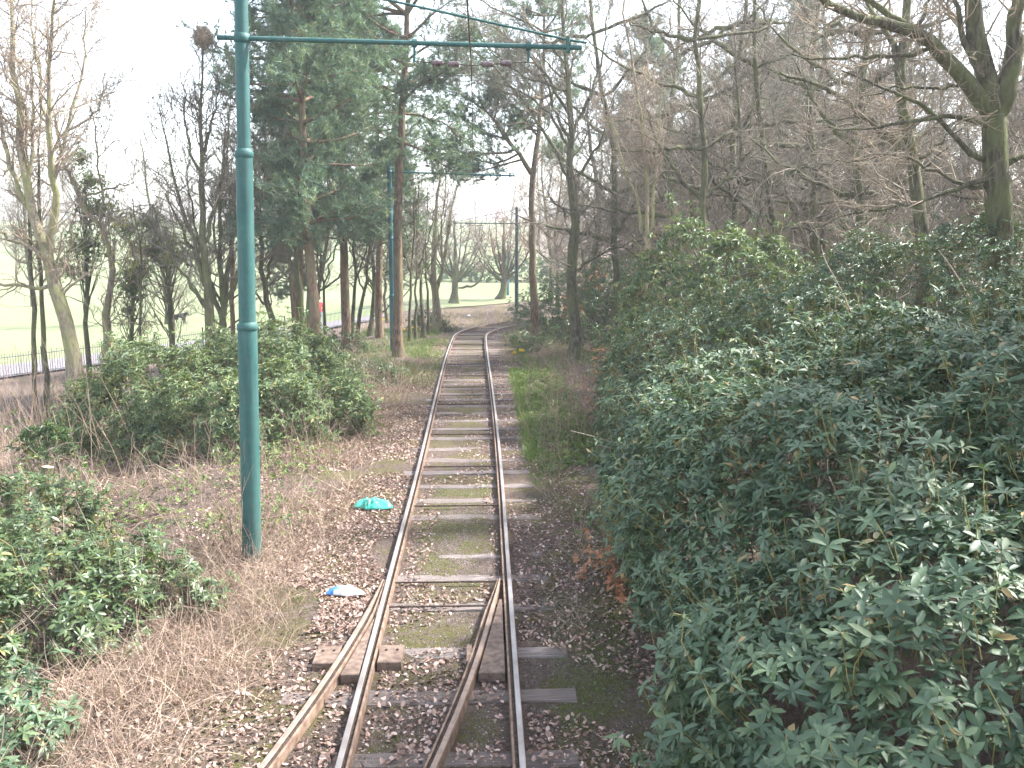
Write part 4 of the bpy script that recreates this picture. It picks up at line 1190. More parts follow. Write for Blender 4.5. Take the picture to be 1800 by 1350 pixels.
# wild ones: five shapes, many places
def wild(label, seed, h, r, nl, spread, loc, rz=0, bark='bark', twig='twig', **kw):
    rg = np.random.default_rng(seed)
    lim = wild_limbs(rg, h, r, rg.normal(size=2) * 0.5, 0, nl, spread, kw.pop('low', 0.25))
    x, y = loc
    base = np.array([x, y, float(terrain(x, y)) - 0.05])
    lim = [(np.array(pl) + base, a, c_) for pl, a, c_ in lim]
    o = make_tree('bare_tree', label, base, lim, seed, bark=bark, twig=twig, group=kw.pop('group', 'bare trees deep in the wood'), **kw)
    o.rotation_euler = (0, 0, rz)
    return o
random.seed(3)
deep = 'bare grey tree in the tangle deep in the wood'
W = [wild(deep, 201, 11.5, 0.20, 13, 0.36, (8.5, 33), dens=2.0, scale=1.6, minr=0.008),
     wild(deep, 202, 10.5, 0.17, 14, 0.38, (14, 27), dens=2.0, scale=1.5, minr=0.008, bark='bark_green'),
     wild(deep, 203, 12.5, 0.22, 12, 0.34, (5.5, 46), dens=1.9, scale=1.8, minr=0.009),
     wild(deep, 204, 9.0, 0.13, 14, 0.40, (11.5, 38), dens=2.2, scale=1.4, minr=0.008, low=0.12),
     wild(deep, 205, 7.0, 0.10, 12, 0.42, (18, 32), dens=2.4, scale=1.2, minr=0.007, low=0.1)]
W.append(wild(deep, 206, 10.0, 0.16, 16, 0.40, (12.0, 28.5), dens=3.0, scale=1.5, minr=0.0075, levels=(8, 0.55, 5, 0.5), twig='twig_pale', low=0.2))
spots = [(16.5, 25, 5), (10.2, 34.5, 5), (6.8, 31, 5), (19.5, 33, 5), (14.5, 37, 5), (23.5, 38, 5), (7.6, 43, 5), (12, 49, 5), (18.5, 50, 5), (27, 45, 5), (4.9, 60, 5), (22, 28.5, 5), (7.0, 39, 2), (10.5, 30, 1), (12.5, 33, 0), (16, 36, 2), (20, 30, 1), (19, 26, 3), (23, 34, 0), (13, 44, 2), (9, 52, 0), (6.5, 56, 1), (17, 46, 3), (22, 42, 2), (27, 40, 0), (28, 33, 4), (15, 22.5, 4),
         (21, 22, 1), (24, 26, 2), (11, 24.5, 3), (4.6, 52, 4), (13, 56, 2), (20, 54, 0), (26, 50, 1), (32, 46, 2), (7.8, 28, 4), (9.6, 43, 3), (15.5, 29.5, 3), (30, 58, 0), (8, 64, 2), (12.5, 11, 1), (15, 14, 2), (11.5, 17.5, 3), (17, 18.5, 1), (6.6, 24, 3), (9.4, 21.5, 4), (13, 30, 1), (18, 39, 0), (25, 30, 1), (29, 27, 2), (33, 38, 0), (36, 52, 1), (10, 58, 2), (27, 58, 2), (6.0, 62, 3), (19, 74, 1), (36, 70, 0), (15, 84, 2), (15, 66, 1), (23, 66, 2), (5, 68, 0)]
KIND = ('grey straight bare tree', 'moss tinted bare tree', 'tallest grey bare tree', 'low branching bare tree', 'small slender bare tree', 'pale densely twigged tree')
def where(y): return 'among the first trees behind the rhododendrons' if y < 30 else ('in the middle of the wood' if y < 55 else 'far back in the wood')
for k in range(6):
    W[k]['label'] = KIND[k] + ' ' + where(W[k].location.y)
for j, (x, y, k) in enumerate(spots):
    copy_tree(W[k], (x, y, float(terrain(x, y)) - 0.05), random.uniform(0, 6.28), random.uniform(0.85, 1.15), KIND[k] + ' ' + where(y))
# the grove on the park side
grove = 'bare tree in the grove between the pines and the railings'
for j, (x, y, k, s) in enumerate([(-9.5, 33, 3, 0.85), (-12.5, 36, 4, 0.9), (-7.0, 38, 1, 0.8), (-5.2, 41, 3, 0.9), (-8.5, 44, 0, 0.75), (-4.4, 47, 1, 0.7), (-5.5, 52, 4, 1.0)]):
    copy_tree(W[k], (x, y, float(terrain(x, y)) - 0.05), random.uniform(0, 6.28), s, KIND[k] + (' in the grove between the pines and the railings' if y < 40 else ' in the grove beyond the thin stems'), 'bare trees in the grove')
# trees out on the field and along its far edge
far = 'distant bare tree on the far edge of the field'
for j in range(46):
    a = R(-36 + 72 * (j + random.uniform(-0.4, 0.4)) / 46)
    r_ = random.uniform(150, 215)
    x, y = r_ * math.sin(a), r_ * math.cos(a)
    copy_tree(W[(0, 2, 1, 3)[j % 4]], (x, y, float(terrain(x, y)) - 0.1), random.uniform(0, 6.28), random.uniform(0.8, 1.3), KIND[(0, 2, 1, 3)[j % 4]] + ' on the far edge of the field, ' + ('beyond the railings' if a < -0.15 else ('in line with the track' if a < 0.08 else 'behind the wood')), 'trees along the far edge of the field')
for lab, (x, y), k, s in (('lone grey trunked tree standing on the grass near the black dog', (-19.6, 57), 0, 0.9), ('bare field tree beyond the pale many stemmed tree', (-34, 70), 2, 1.0)):
    copy_tree(W[k], (x, y, float(terrain(x, y)) - 0.05), random.uniform(0, 6.28), s, lab, 'trees standing on the field')

M['holly_light'] = leaf_mat('evergreen_leaf_fresh', [(0.0, (0.07, 0.12, 0.045)), (0.6, (0.13, 0.19, 0.07)), (1.0, (0.24, 0.28, 0.10))], 0.45, 0.45, 0.4)
# loose dark evergreens by the railings
def evergreen(label, pl, d, lobes, seed, n=1500):
    pts = pixline(pl, d)
    base, tl = with_base(pts)
    rg = np.random.default_rng(seed)
    root = thing('evergreen_tree', label, 'tree', base, 'evergreens by the railings')
    t_, _ = resample(np.array(tl) - base, 12, rg, 0.02)
    v, q = tubes(t_[None], np.linspace(0.11, 0.03, 12)[None], 8)
    link('trunk', mesh_np('trunk', [(v, q, 0, None, True)], [M['bark']]), root)
    lb = []
    for u, w, rp, dd in lobes:
        c = P(u, w, d + dd); r_ = rp / F * d
        lb.append((c[0], c[1], c[2], r_, r_, r_ * 0.85))
    p, nn = lobes_sample(rg, lb, n, None, 0.35, -1)
    p = p - nn * np.abs(rg.normal(size=n))[:, None] * 0.5
    fr = leaf_frames(rg, p - base, nrm(nn + rg.normal(size=nn.shape) * 0.7), 6, 0.10, -0.6, 0.9)
    rl = np.clip(np.repeat(rg.uniform(0, 0.8, n), 6) + rg.normal(size=n * 6) * 0.1, 0, 0.99)
    parts = leaf_parts(fr, 0.45, rl, 'lite')
    src = t_[rg.integers(4, 12, 60)]; tip = np.array(lb)[rg.integers(len(lb), size=60), :3] - base + rg.normal(size=(60, 3)) * 0.5
    br = np.stack([src, src * 0.5 + tip * 0.5 + rg.normal(size=(60, 3)) * 0.15, tip], 1)
    v, q = tubes(br, np.tile([0.02, 0.013, 0.006], (60, 1)), 4)
    parts.append((v, q, 1, None, True))
    link('crown', mesh_np('crown', parts, [M['holly_light'], M['bark']]), root)
evergreen('dark evergreen behind the curved leaning trunk', [(153, 600), (153, 520), (152, 440), (150, 330)], 31, [(150, 430, 48, 0), (120, 470, 30, -0.5), (170, 370, 40, 0.5), (160, 320, 28, 0), (140, 280, 22, 0.4)], 301)
evergreen('spreading evergreen between curved trunk and nest tree', [(300, 595), (297, 500), (285, 430), (270, 360)], 32, [(270, 440, 42, 0), (235, 480, 34, 0.5), (305, 450, 30, -0.5), (225, 400, 30, 0.3), (262, 395, 30, 0)], 302)
evergreen('small slim evergreen sapling by the railings', [(231, 600), (232, 550), (231, 480)], 30, [(232, 510, 22, 0), (228, 545, 16, 0.2), (240, 475, 20, 0)], 303, 500)
evergreen('leafy evergreen behind the row of thin stems', [(700, 560), (702, 500), (708, 430)], 43, [(705, 440, 35, 0), (735, 470, 30, 0.5), (690, 480, 30, 0.5)], 304, 900)

bush('hedge', 'dark distant hedge on the far side of the field beyond the bend', [(-2, 98, -1.4, 3, 2, 1.8), (3, 97, -1.3, 4, 2, 2.3), (9, 96, -1.3, 4, 2, 2.4)], 900, 320, leaf=0.4, width=0.6, mat='holly', depth=0.5, stems=14, k=6, tpl='lite', stalk=0.1, lumpy=0.3)
# hazel with hanging yellow catkins
def catk(rg, tips):
    p3, q3 = tips
    idx = rg.choice(len(p3), min(len(p3), 650), replace=False)
    st = p3[idx, -1]
    ln = rg.uniform(0.06, 0.22, len(st))
    pts = np.stack([st, st + np.c_[rg.normal(size=len(st)) * 0.02, rg.normal(size=len(st)) * 0.02, -ln * 0.5], st + np.c_[rg.normal(size=len(st)) * 0.03, rg.normal(size=len(st)) * 0.03, -ln]], 1)
    v, q = tubes(pts, np.tile([0.006, 0.013, 0.008], (len(st), 1)), 4)
    return [(v, q, 1, np.repeat(rg.uniform(size=len(st)), 8), True)]
pix_tree('hazel_tree', 'hazel with drooping yellow catkins in front of the evergreens', 27.0, [
    ([(245, 640), (248, 560), (250, 480), (245, 420), (235, 350)], 0.06, 0.015), ([(248, 500), (262, 440), (280, 400), (290, 420)], 0.03, 0.008), ([(250, 480), (225, 420), (212, 400), (205, 430)], 0.03, 0.008), ([(246, 430), (255, 390), (270, 380), (275, 420)], 0.025, 0.006)],
    310, twig='twig_pale', dens=3.5, scale=0.9, up=-0.14, minr=0.005, extra=catk, levels=(6, 0.5, 3, 0.5))

# the nest
rg = np.random.default_rng(77)
nc = P(357, 66, 26.0)
npos = nrm(rg.normal(size=(520, 3))) * np.array([0.24, 0.24, 0.27]) * rg.uniform(0.5, 1.05, (520, 1))
ndir = nrm(np.cross(npos, rg.normal(size=npos.shape)) + rg.normal(size=npos.shape) * 0.15)
nl_ = rg.uniform(0.08, 0.24, (520, 1))
v, q = tubes(np.stack([npos - ndir * nl_, npos * 1.05, npos + ndir * nl_], 1), np.tile([0.006, 0.008, 0.004], (520, 1)), 3)
o = link('bird_nest', mesh_np('bird_nest', [(v, q, 0, None, True)], [M['twig_pale']]), None, tuple(nc))
tag(o, 'round twig bird nest perched on the tree top against white sky', 'nest')

# ================================================================== GROUND COVER
def gz(p):
    return terrain(p[:, 0], p[:, 1])
def scatter(rg, n, boxes):
    """boxes: (x0, x1, y0, y1, weight), y drawn denser near the eye"""
    w = np.array([b[4] for b in boxes], float); w /= w.sum()
    i = rg.choice(len(boxes), n, p=w)
    B = np.array([b[:4] for b in boxes])[i]
    t = rg.uniform(size=n)
    y = B[:, 2] * (B[:, 3] / B[:, 2]) ** t
    return np.c_[rg.uniform(B[:, 0], B[:, 1]), y]

def off_rails(p, w=0.13):
    tx = track_x(p[:, 1])
    ok = np.ones(len(p), bool)
    for o_, ya in ((-G2 + 0.055, 99), (G2 - 0.055, 99)):
        ok &= np.abs(p[:, 0] - tx - o_) > w * 0.72
    d = div_off(p[:, 1])
    near = p[:, 1] < 10.7
    for o_ in (-G2 + 0.055, G2 - 0.13):
        ok &= ~near | (np.abs(p[:, 0] - tx - o_ + d) > w * 0.72)
    return ok

rg = np.random.default_rng(21)
def patch_noise(p, k, s):
    r = np.random.default_rng(s)
    z = 0
    for j in range(5):
        a = r.uniform(0, 6.28); f = k * r.uniform(0.6, 1.9)
        z = z + np.sin(f * (p[:, 0] * math.cos(a) + p[:, 1] * math.sin(a)) + r.uniform(0, 6.28))
    return z / 5

# fallen leaves
lp = scatter(rg, 96000, [(-2.7, -1.2, 9, 28, 3.0), (-4.2, -1.1, 5.0, 30, 5), (-1.2, 0.3, 5.0, 34, 2.6), (0.3, 1.7, 5.0, 30, 2.2), (-8, -3.5, 6, 22, 1.6), (-2.2, -1.2, 20, 46, 0.6), (0.3, 2.6, 20, 45, 0.6), ])
lp = lp[off_rails(lp)]
mid = np.abs(lp[:, 0] - track_x(lp[:, 1]))
dens = np.where(mid < 0.6, patch_noise(lp, 2.6, 1) + 0.35 * (mid / 0.6) ** 2 > 0.12, patch_noise(lp, 1.7, 2) > -0.28)
dens |= (mid > 0.5) & (mid < 0.66) & (rg.uniform(size=len(lp)) < 0.5)
lp = lp[dens]
n = len(lp)
L6 = np.array([[0, 0, 0], [0.3, 0.33, 0.10], [0.75, 0.26, 0.12], [1, 0, 0.02], [0.75, -0.26, 0.12], [0.3, -0.33, 0.10]])
ax = nrm(np.c_[rg.normal(size=(n, 2)) * 0.55, np.ones(n)])
u, v = perp(ax); a = rg.uniform(0, 6.28, n)[:, None]
d = np.cos(a) * u + np.sin(a) * v; s = np.cross(ax, d)
ln = rg.uniform(0.015, 0.066, n)
curl = rg.uniform(-1.2, 2.6, n)
wid = rg.uniform(0.55, 1.25, n)
sy = np.array(sl_y)
near_s = np.abs(lp[:, 1:2] - sy[None]).min(1) < 0.12
zb_ = gz(lp)
zb_ = np.where(near_s & (np.abs(lp[:, 0] - track_x(lp[:, 1])) < 1.26), np.maximum(zb_, rail_z(lp[:, 1]) - 0.086), zb_)
p0 = np.c_[lp, zb_ + rg.uniform(0.0, 0.022, n)]
V = p0[:, None] + ln[:, None, None] * (L6[None, :, 0:1] * d[:, None] + wid[:, None, None] * L6[None, :, 1:2] * s[:, None] + (curl[:, None, None] * L6[None, :, 2:3]) * ax[:, None])
o6 = (np.arange(n) * 6)[:, None, None]
rl = np.clip(rg.beta(1.6, 1.5, n), 0, 0.99)
nr_ = lp[:, 1] < 10.5
V1, V2 = V[nr_], V[~nr_][:, (0, 1, 3, 5)]
f1 = (np.array([[0, 3, 2, 1], [0, 5, 4, 3]])[None] + (np.arange(len(V1)) * 6)[:, None, None]).reshape(-1, 4)
f2 = (np.array([[0, 2, 1], [0, 3, 2]])[None] + (np.arange(len(V2)) * 4)[:, None, None]).reshape(-1, 3)
o = link('fallen_leaves', mesh_np('fallen_leaves', [(V1.reshape(-1, 3), f1, 0, np.repeat(rl[nr_], 2), False), (V2.reshape(-1, 3), f2, 0, np.repeat(rl[~nr_], 2), False)], [M['dead_leaf']]), kind='stuff')
tag(o, 'pale brown fallen leaves strewn along the track', 'leaf litter')

# ballast chips and crumbs of bark
cp_ = scatter(rg, 16000, [(-1.15, 0.25, 5, 14, 5), (-2.6, -1.2, 5, 12, 2), (0.3, 1.6, 5, 12, 2)])
cp_ = cp_[off_rails(cp_)]; n = len(cp_)
TET = np.array([[1, 1, 0.6], [-1, -1, 0.6], [-1, 1, -0.6], [1, -1, -0.6]]) * 0.6
Rm = np.linalg.qr(rg.normal(size=(n, 3, 3)))[0]
V = np.c_[cp_, gz(cp_) + 0.002][:, None] + np.einsum('nij,kj->nki', Rm, TET) * rg.uniform(0.004, 0.014, n)[:, None, None]
f = (np.array([[0, 1, 2], [0, 3, 1], [0, 2, 3], [1, 3, 2]])[None] + (np.arange(n) * 4)[:, None, None]).reshape(-1, 3)
M['chip'] = leaf_mat('ballast_chip', [(0.0, (0.06, 0.05, 0.042)), (0.6, (0.2, 0.175, 0.16)), (1.0, (0.42, 0.39, 0.37))], 0.9, 0, 0.2)
o = link('ballast', mesh_np('ballast', [(V.reshape(-1, 3), f, 0, np.repeat(rg.uniform(0, 0.99, n), 4), False)], [M['chip']]), kind='stuff')
tag(o, 'fine grey ballast chips between the near rails', 'gravel')

def ribbons(rg, pos, dr, ln, w, sag, S=4):
    """flat curved strands: pos (n,3), first direction, length, width, sag per step"""
    n = len(pos)
    p = pos.copy(); d = dr.copy(); pts = [p]
    for k in range(S):
        d = nrm(d + rg.normal(size=d.shape) * 0.16 + np.array([0, 0, -1.0]) * sag[:, None])
        p = p + d * (ln / S)[:, None]; pts.append(p)
    pts = np.stack(pts, 1)
    sd = nrm(np.cross(dr, rg.normal(size=dr.shape)))
    ww = w[:, None] * np.linspace(1, 0.25, S + 1)[None]
    A = pts - sd[:, None] * ww[..., None] / 2; B = pts + sd[:, None] * ww[..., None] / 2
    V = np.stack([A, B], 2).reshape(-1, 3)
    i = np.arange(n * (S + 1) * 2).reshape(n, S + 1, 2)
    q = np.stack([i[:, :-1, 0], i[:, :-1, 1], i[:, 1:, 1], i[:, 1:, 0]], -1).reshape(-1, 4)
    return V, q, S

# dead grass and bramble canes
gpz = scatter(rg, 50000, [(-9, -2.6, 6.0, 26, 6), (-3.6, -2.0, 7.5, 30, 2.5), (-4.6, -2.3, 5.5, 12, 2.2), (1.5, 3.0, 18, 34, 0.6), (-16, -7, 12, 34, 4.0), (0.9, 1.5, 9, 20, 0.25), (-7, 3, 44, 64, 2.5), (1.5, 4, 30, 46, 0.8)])
keep = patch_noise(gpz, 1.5, 5) > -0.25
gpz = gpz[keep]; n = len(gpz)
pos = np.c_[gpz, gz(gpz) - 0.01]
dr = nrm(np.c_[rg.normal(size=(n, 2)) * 0.75, rg.uniform(0.35, 1.5, n)])
ln = rg.uniform(0.2, 0.75, n) * np.where(rg.uniform(size=n) < 0.08, 1.7, 1)
ww, sg_, rn_ = rg.uniform(0.0035, 0.0085, n), rg.uniform(0.05, 0.5, n), np.clip(rg.beta(2, 2, n), 0, 0.99)
pl_ = []
for msk, S in ((gpz[:, 1] < 13, 3), (gpz[:, 1] >= 13, 2)):
    V, q, S = ribbons(rg, pos[msk], dr[msk], ln[msk], ww[msk] * (1 if S == 3 else 1.5), sg_[msk], S)
    pl_.append((V, q, 0, np.repeat(rn_[msk], S), True))
o = link('dead_grass', mesh_np('dead_grass', pl_, [M['straw']]), kind='stuff')
tag(o, 'tangled tan dead grass and bramble canes beside the track', 'dead grass')

# small green weeds among it
wp_ = scatter(rg, 7000, [(0.95, 2.3, 14.5, 27, 3.2), (-9, -3.0, 9.5, 24, 5), (-4, -2.5, 10, 24, 1.0), (-12, -7, 12, 24, 1.5), (1.2, 2.6, 12, 30, 1.0)])
wp_ = wp_[(patch_noise(wp_, 1.2, 9) > 0.0) | ((wp_[:, 0] > 0.9) & (wp_[:, 1] > 15.5))]; n = len(wp_)
pos = np.c_[wp_, gz(wp_) + rg.uniform(0.03, 0.35, n) * np.where(wp_[:, 0] > 0.5, 0.32, 1)]
fr = leaf_frames(rg, pos, nrm(np.c_[rg.normal(size=(n, 2)) * 0.4, np.ones(n)]), 5, 0.075, -0.3, 0.8)
o = link('weeds', mesh_np('weeds', leaf_parts(fr, 0.55, np.repeat(rg.uniform(0, 0.99, n), 5), 'lite'), [M['weed']]), kind='stuff')
tag(o, 'small green bramble weeds growing through the dead grass', 'weeds')

# grass
gb = scatter(rg, 62000, [(-6.0, -2.0, 26, 46, 4.2), (0.75, 2.2, 14.5, 28, 5.0), (1.2, 3.6, 26, 42, 2.0), (0.65, 1.5, 7.0, 14, 4.5), (-2.7, -1.4, 9.5, 14, 2.2), (-0.9, 0.1, 9.5, 16, 1.6), (-2.6, -1.3, 24, 40, 0.8), (0.9, 1.8, 5, 8, 0.5)])
thr = np.where((gb[:, 1] < 14), 0.08, np.where(gb[:, 0] > 0, -0.25, -0.3))
gb = gb[(patch_noise(gb, 1.6, 4) > thr) & off_rails(gb)]; n = len(gb)
pos = np.c_[gb, gz(gb) - 0.005]
tall = np.where(gb[:, 1] < 16, 0.04, np.where((gb[:, 0] > 1.0) & (gb[:, 1] < 28), 0.15, 0.2))
dr = nrm(np.c_[rg.normal(size=(n, 2)) * 0.45, np.ones(n)])
V, q, S = ribbons(rg, pos, dr, rg.uniform(0.5, 1.3, n) * tall, np.where(gb[:, 1] < 14, 0.004, 0.011), rg.uniform(0.02, 0.35, n), 2)
o = link('grass', mesh_np('grass', [(V, q, 0, np.repeat(rg.uniform(0, 0.99, n), S), True)], [M['grass']]), kind='stuff')
tag(o, 'fresh green grass in patches along the track verges', 'grass')

# tall dry stems standing in the dead grass
dry = []
for cx, cy, nn_, sp, hh in ((-3.0, 11.6, 26, 0.35, 1.3), (-3.3, 15.0, 14, 0.4, 1.3), (-4.4, 13.5, 12, 0.6, 1.2), (-2.6, 22.5, 40, 0.6, 1.7), (-8.6, 15.5, 120, 1.1, 1.5), (-10.8, 18, 220, 1.6, 2.2), (-13, 23, 150, 2.0, 2.2), (1.75, 17.5, 36, 0.4, 1.2), (2.0, 21, 40, 0.5, 1.4), (-6.2, 14.0, 20, 0.8, 0.9)):
    xy = np.c_[rg.normal(cx, sp, nn_), rg.normal(cy, sp, nn_)]
    st = np.c_[xy, gz(xy) - 0.02]
    d0 = nrm(np.c_[rg.normal(size=(nn_, 2)) * 0.2, np.ones(nn_)])
    p_, r_ = grow(rg, st, d0, hh * rg.uniform(0.5, 1.2, nn_), np.full(nn_, 0.0065), np.full(nn_, 0.0025), 5, 0.08, 0.0)
    dry.append(tubes(p_, r_, 3) + (0, None, True))
    k_, d2, par, t, r = kids(rg, p_, r_, np.full(nn_, 4), 0.4, 1.0, R(25), R(60))
    p3, r3 = grow(rg, k_, d2, rg.uniform(0.1, 0.4, len(k_)), np.full(len(k_), 0.003), np.full(len(k_), 0.002), 3, 0.15, 0.1)
    dry.append(tubes(p3, r3, 3) + (0, None, True))
o = link('dry_stems', mesh_np('dry_stems', dry, [M['straw']]), kind='stuff')
tag(o, 'tall dry weed stems standing in the dead grass', 'dry stems')

# dead arching canes lying on the rhododendrons
for j, (pl, d_, lab) in enumerate([([(1530, 590), (1500, 560), (1475, 500), (1450, 460), (1443, 430)], 12.6, 'pale arched dead cane sticking out of the rhododendrons by the dark mound'),
                                   ([(1710, 535), (1680, 480), (1650, 440)], 12.8, 'straight dead stick leaning on the tall rhododendron thicket'),
                                   ([(1360, 640), (1370, 610), (1340, 600), (1325, 590)], 11.5, 'short broken twig on top of the huge rhododendron')]):
    q_ = pixline(pl, d_, 0.5)
    b0 = q_[0]
    o = tube_obj('dead_cane', resample(np.array(q_) - b0, 10)[0], np.linspace(0.012, 0.005, 10), 'twig_pale', None, 6)
    o.location = tuple(b0)
    tag(o, lab, 'stick')

# dry copper beech leaves held on saplings
for j, (lobes, lab) in enumerate([([(2.75, 20.5, 0.5, 0.3, 0.4, 0.75)], 'copper brown beech sapling holding dry leaves by the dark mound'), ([(4.0, 36.0, 2.2, 0.7, 0.7, 0.5), (3.4, 35.6, 0.9, 0.5, 0.6, 0.5)], 'rusty leaved beech sapling beside the red barked pine'),
                                  ([(3.7, 18.1, 1.7, 0.45, 0.3, 0.4)], 'patch of rusty dead leaves below the upright sunlit rhododendron'), ([(1.55, 10.4, -0.05, 0.25, 0.7, 0.35)], 'brown dead fern clump under the huge rhododendron edge')]):
    bush('beech_sapling', lab, lobes, 110, 400 + j, leaf=0.075, width=0.6, mat='beech_leaf', depth=0.2, stems=6, k=5, tpl='lite', lumpy=0.4, zmin=-1, e=(-0.8, 0.8))

# ================================================================== DAFFODILS
def daffodil_mesh(seed):
    r = np.random.default_rng(seed)
    lv = []
    n = 9
    pos = np.c_[r.normal(size=(n, 2)) * 0.03, np.zeros(n)]
    V, q, S = ribbons(r, pos, nrm(np.c_[r.normal(size=(n, 2)) * 0.25, np.ones(n)]), r.uniform(0.2, 0.34, n), np.full(n, 0.014), r.uniform(0.02, 0.2, n), 3)
    me_leaf = mesh_np('leaves', [(V, q, 0, np.repeat(r.uniform(0, 0.7, n), S), True)], [M['grass']])
    return me_leaf
def flower_meshes():
    a = np.arange(6) * math.pi / 3
    pet = []
    V = []; f = []
    for k in range(6):
        c, s = math.cos(a[k]), math.sin(a[k])
        i = len(V)
        for (r_, w, z) in ((0.008, 0, 0), (0.03, 0.016, 0.004), (0.052, 0, -0.004), (0.03, -0.016, 0.004)):
            V.append((r_ * c - w * s, r_ * s + w * c, z))
        f.append((i, i + 1, i + 2, i + 3))
    petals = mesh_np('petals', [(np.array(V), np.array(f), 0, None, False)], [M['yellow']])
    v, q, top = lathe([(0.008, 0.0), (0.013, 0.015), (0.014, 0.03), (0.019, 0.036)], 10)
    trumpet = mesh_np('trumpet', [(v, q, 0, None, True)], [M['orange']])
    v, q = tubes(np.array([[[0, 0, 0], [0.01, 0, 0.17], [0.02, 0, 0.33]]]), np.full((1, 3), 0.004), 5)
    stem = mesh_np('stem', [(v, q, 0, None, True)], [M['grass']])
    return petals, trumpet, stem
DL = [daffodil_mesh(s) for s in range(3)]
PET, TRU, STM = flower_meshes()
def daffodil(label, u, v_, nf, seed):
    r = random.Random(seed)
    p = gp(u, v_)
    root = thing('daffodil', label, 'flower', (p[0], p[1], float(terrain(p[0], p[1]))), 'daffodils on the verges')
    link('leaves', DL[seed % 3], root)
    for k in range(nf):
        s = link('stem', STM, root, (r.uniform(-0.1, 0.1), r.uniform(-0.1, 0.1), 0))
        s.rotation_euler = (0, 0, r.uniform(0, 6.28))
        h = link('petals', PET, s, (0.02, 0, 0.335))
        h.rotation_euler = (math.radians(75), 0, r.uniform(-0.9, 0.9) - s.rotation_euler[2])
        h.scale = (1.1, 1.1, 1.1)
        t = link('trumpet', TRU, s, (0.02, 0, 0.335)); t.rotation_euler = h.rotation_euler; t.scale = h.scale
for j, (u, v_, nf, lab) in enumerate([(903, 637, 3, 'yellow daffodil clump by the rails, nearer the track of the two'), (918, 632, 4, 'yellow daffodil clump by the rails, nearer the mossy trunk'),
                                      (738, 575, 4, 'bright daffodil clump at the foot of the third thin stem'), (742, 592, 4, 'daffodil clump nearest the track on the grassy bank'), (728, 588, 3, 'daffodil clump midway between blue green pole and rails'),
                                      (672, 572, 3, 'daffodil clump behind the blue green pole'), (716, 592, 2, 'daffodil clump close to the orange trunked pine'), (756, 583, 2, 'single stemmed daffodils at the edge of the grassy bank')]):
    daffodil(lab, u, v_, nf, j)

# ================================================================== LITTER
def crumple(name, c, sx, sy, h, seed, mats, split=None, label='', cat='bag', rz=0.0):
    r = np.random.default_rng(seed)
    n = 26
    gx, gy = np.meshgrid(np.linspace(-1, 1, n), np.linspace(-1, 1, n), indexing='ij')
    rad = np.maximum(np.abs(gx), np.abs(gy)); ang = np.arctan2(gy, gx)
    edge = 1 + 0.2 * np.sin(2 * ang + r.uniform(0, 6)) + 0.09 * np.sin(5 * ang + r.uniform(0, 6))
    nr = np.hypot(gx, gy); k = np.where(nr > 0, rad / np.maximum(nr, 1e-6), 1)
    X = gx * k * edge * sx; Y = gy * k * edge * sy
    Z = h * 0.35 * (1 - rad ** 4)
    for j in range(7):
        a = r.uniform(0, 6.28); f_ = r.uniform(3, 9)
        Z = Z + h * r.uniform(0.15, 0.45) * (1 - np.abs(np.sin(f_ * 0.7 * (gx * math.cos(a) + gy * math.sin(a) + 0.2 * np.sin(3 * gx + j)) + r.uniform(0, 6)))) * (1.02 - rad ** 3)
    top = np.stack([X, Y, Z + 0.01], -1).reshape(-1, 3)
    bot = np.stack([X * 0.97, Y * 0.97, np.where(rad > 0.99, 0.006, -0.002) + 0 * Z], -1).reshape(-1, 3)
    i = np.arange(n * n).reshape(n, n)
    q = np.stack([i[:-1, :-1], i[1:, :-1], i[1:, 1:], i[:-1, 1:]], -1)
    qf = q.reshape(-1, 4)
    cx = gx[:-1, :-1].ravel()
    rim = np.r_[i[:-1, 0], i[-1, :-1], i[:0:-1, -1], i[0, :0:-1]]
    rq = np.stack([rim, rim + n * n, np.roll(rim, -1) + n * n, np.roll(rim, -1)], 1)
    V = np.concatenate([top, bot])
    parts = []
    if split is None:
        parts = [(V, np.concatenate([qf, qf[:, ::-1] + n * n, rq]), 0, None, True)]
    else:
        wob = cx + 0.25 * np.sin(5 * gy[:-1, :-1].ravel())
        mm = wob < split
        parts = [(V, np.concatenate([qf[~mm], qf[:, ::-1] + n * n, rq]), 0, None, True), (V, qf[mm], 1, None, True)]
    o = link(name, mesh_np(name, parts, mats), None, (c[0], c[1], float(terrain(c[0], c[1])) + 0.02))
    o.rotation_euler = (0, 0, rz)
    tag(o, label, cat)
    return o
M['green_film'] = plain_mat('green_plastic', (0.03, 0.30, 0.22), (0.06, 0.42, 0.32), 6, 0.35, 0, 0.5, 0)
M['white_film'] = plain_mat('white_plastic', (0.72, 0.74, 0.80), (0.85, 0.86, 0.9), 6, 0.35, 0, 0.5, 0)
M['blue_film'] = plain_mat('blue_print', (0.05, 0.20, 0.62), (0.12, 0.32, 0.75), 5, 0.35, 0, 0.5, 0)
crumple('plastic_bag', gp(657, 893), 0.27, 0.20, 0.085, 1, [M['green_film']], None, 'crumpled green plastic bag lying beside the rails', 'plastic bag', 0.25)
crumple('plastic_wrapper', gp(606, 1046), 0.19, 0.11, 0.06, 2, [M['white_film'], M['blue_film']], -0.55, 'white and blue plastic wrapper lying near the pole', 'wrapper', -0.15)
crumple('paper_scrap', gp(872, 583), 0.10, 0.10, 0.05, 3, [M['white_film']], None, 'small white scrap of litter beside the outer rail of the bend', 'litter', 0.2)
crumple('paper_scrap', gp(824, 556), 0.12, 0.12, 0.06, 4, [M['white_film']], None, 'tiny white litter scrap beyond the bend', 'litter', 0.9)

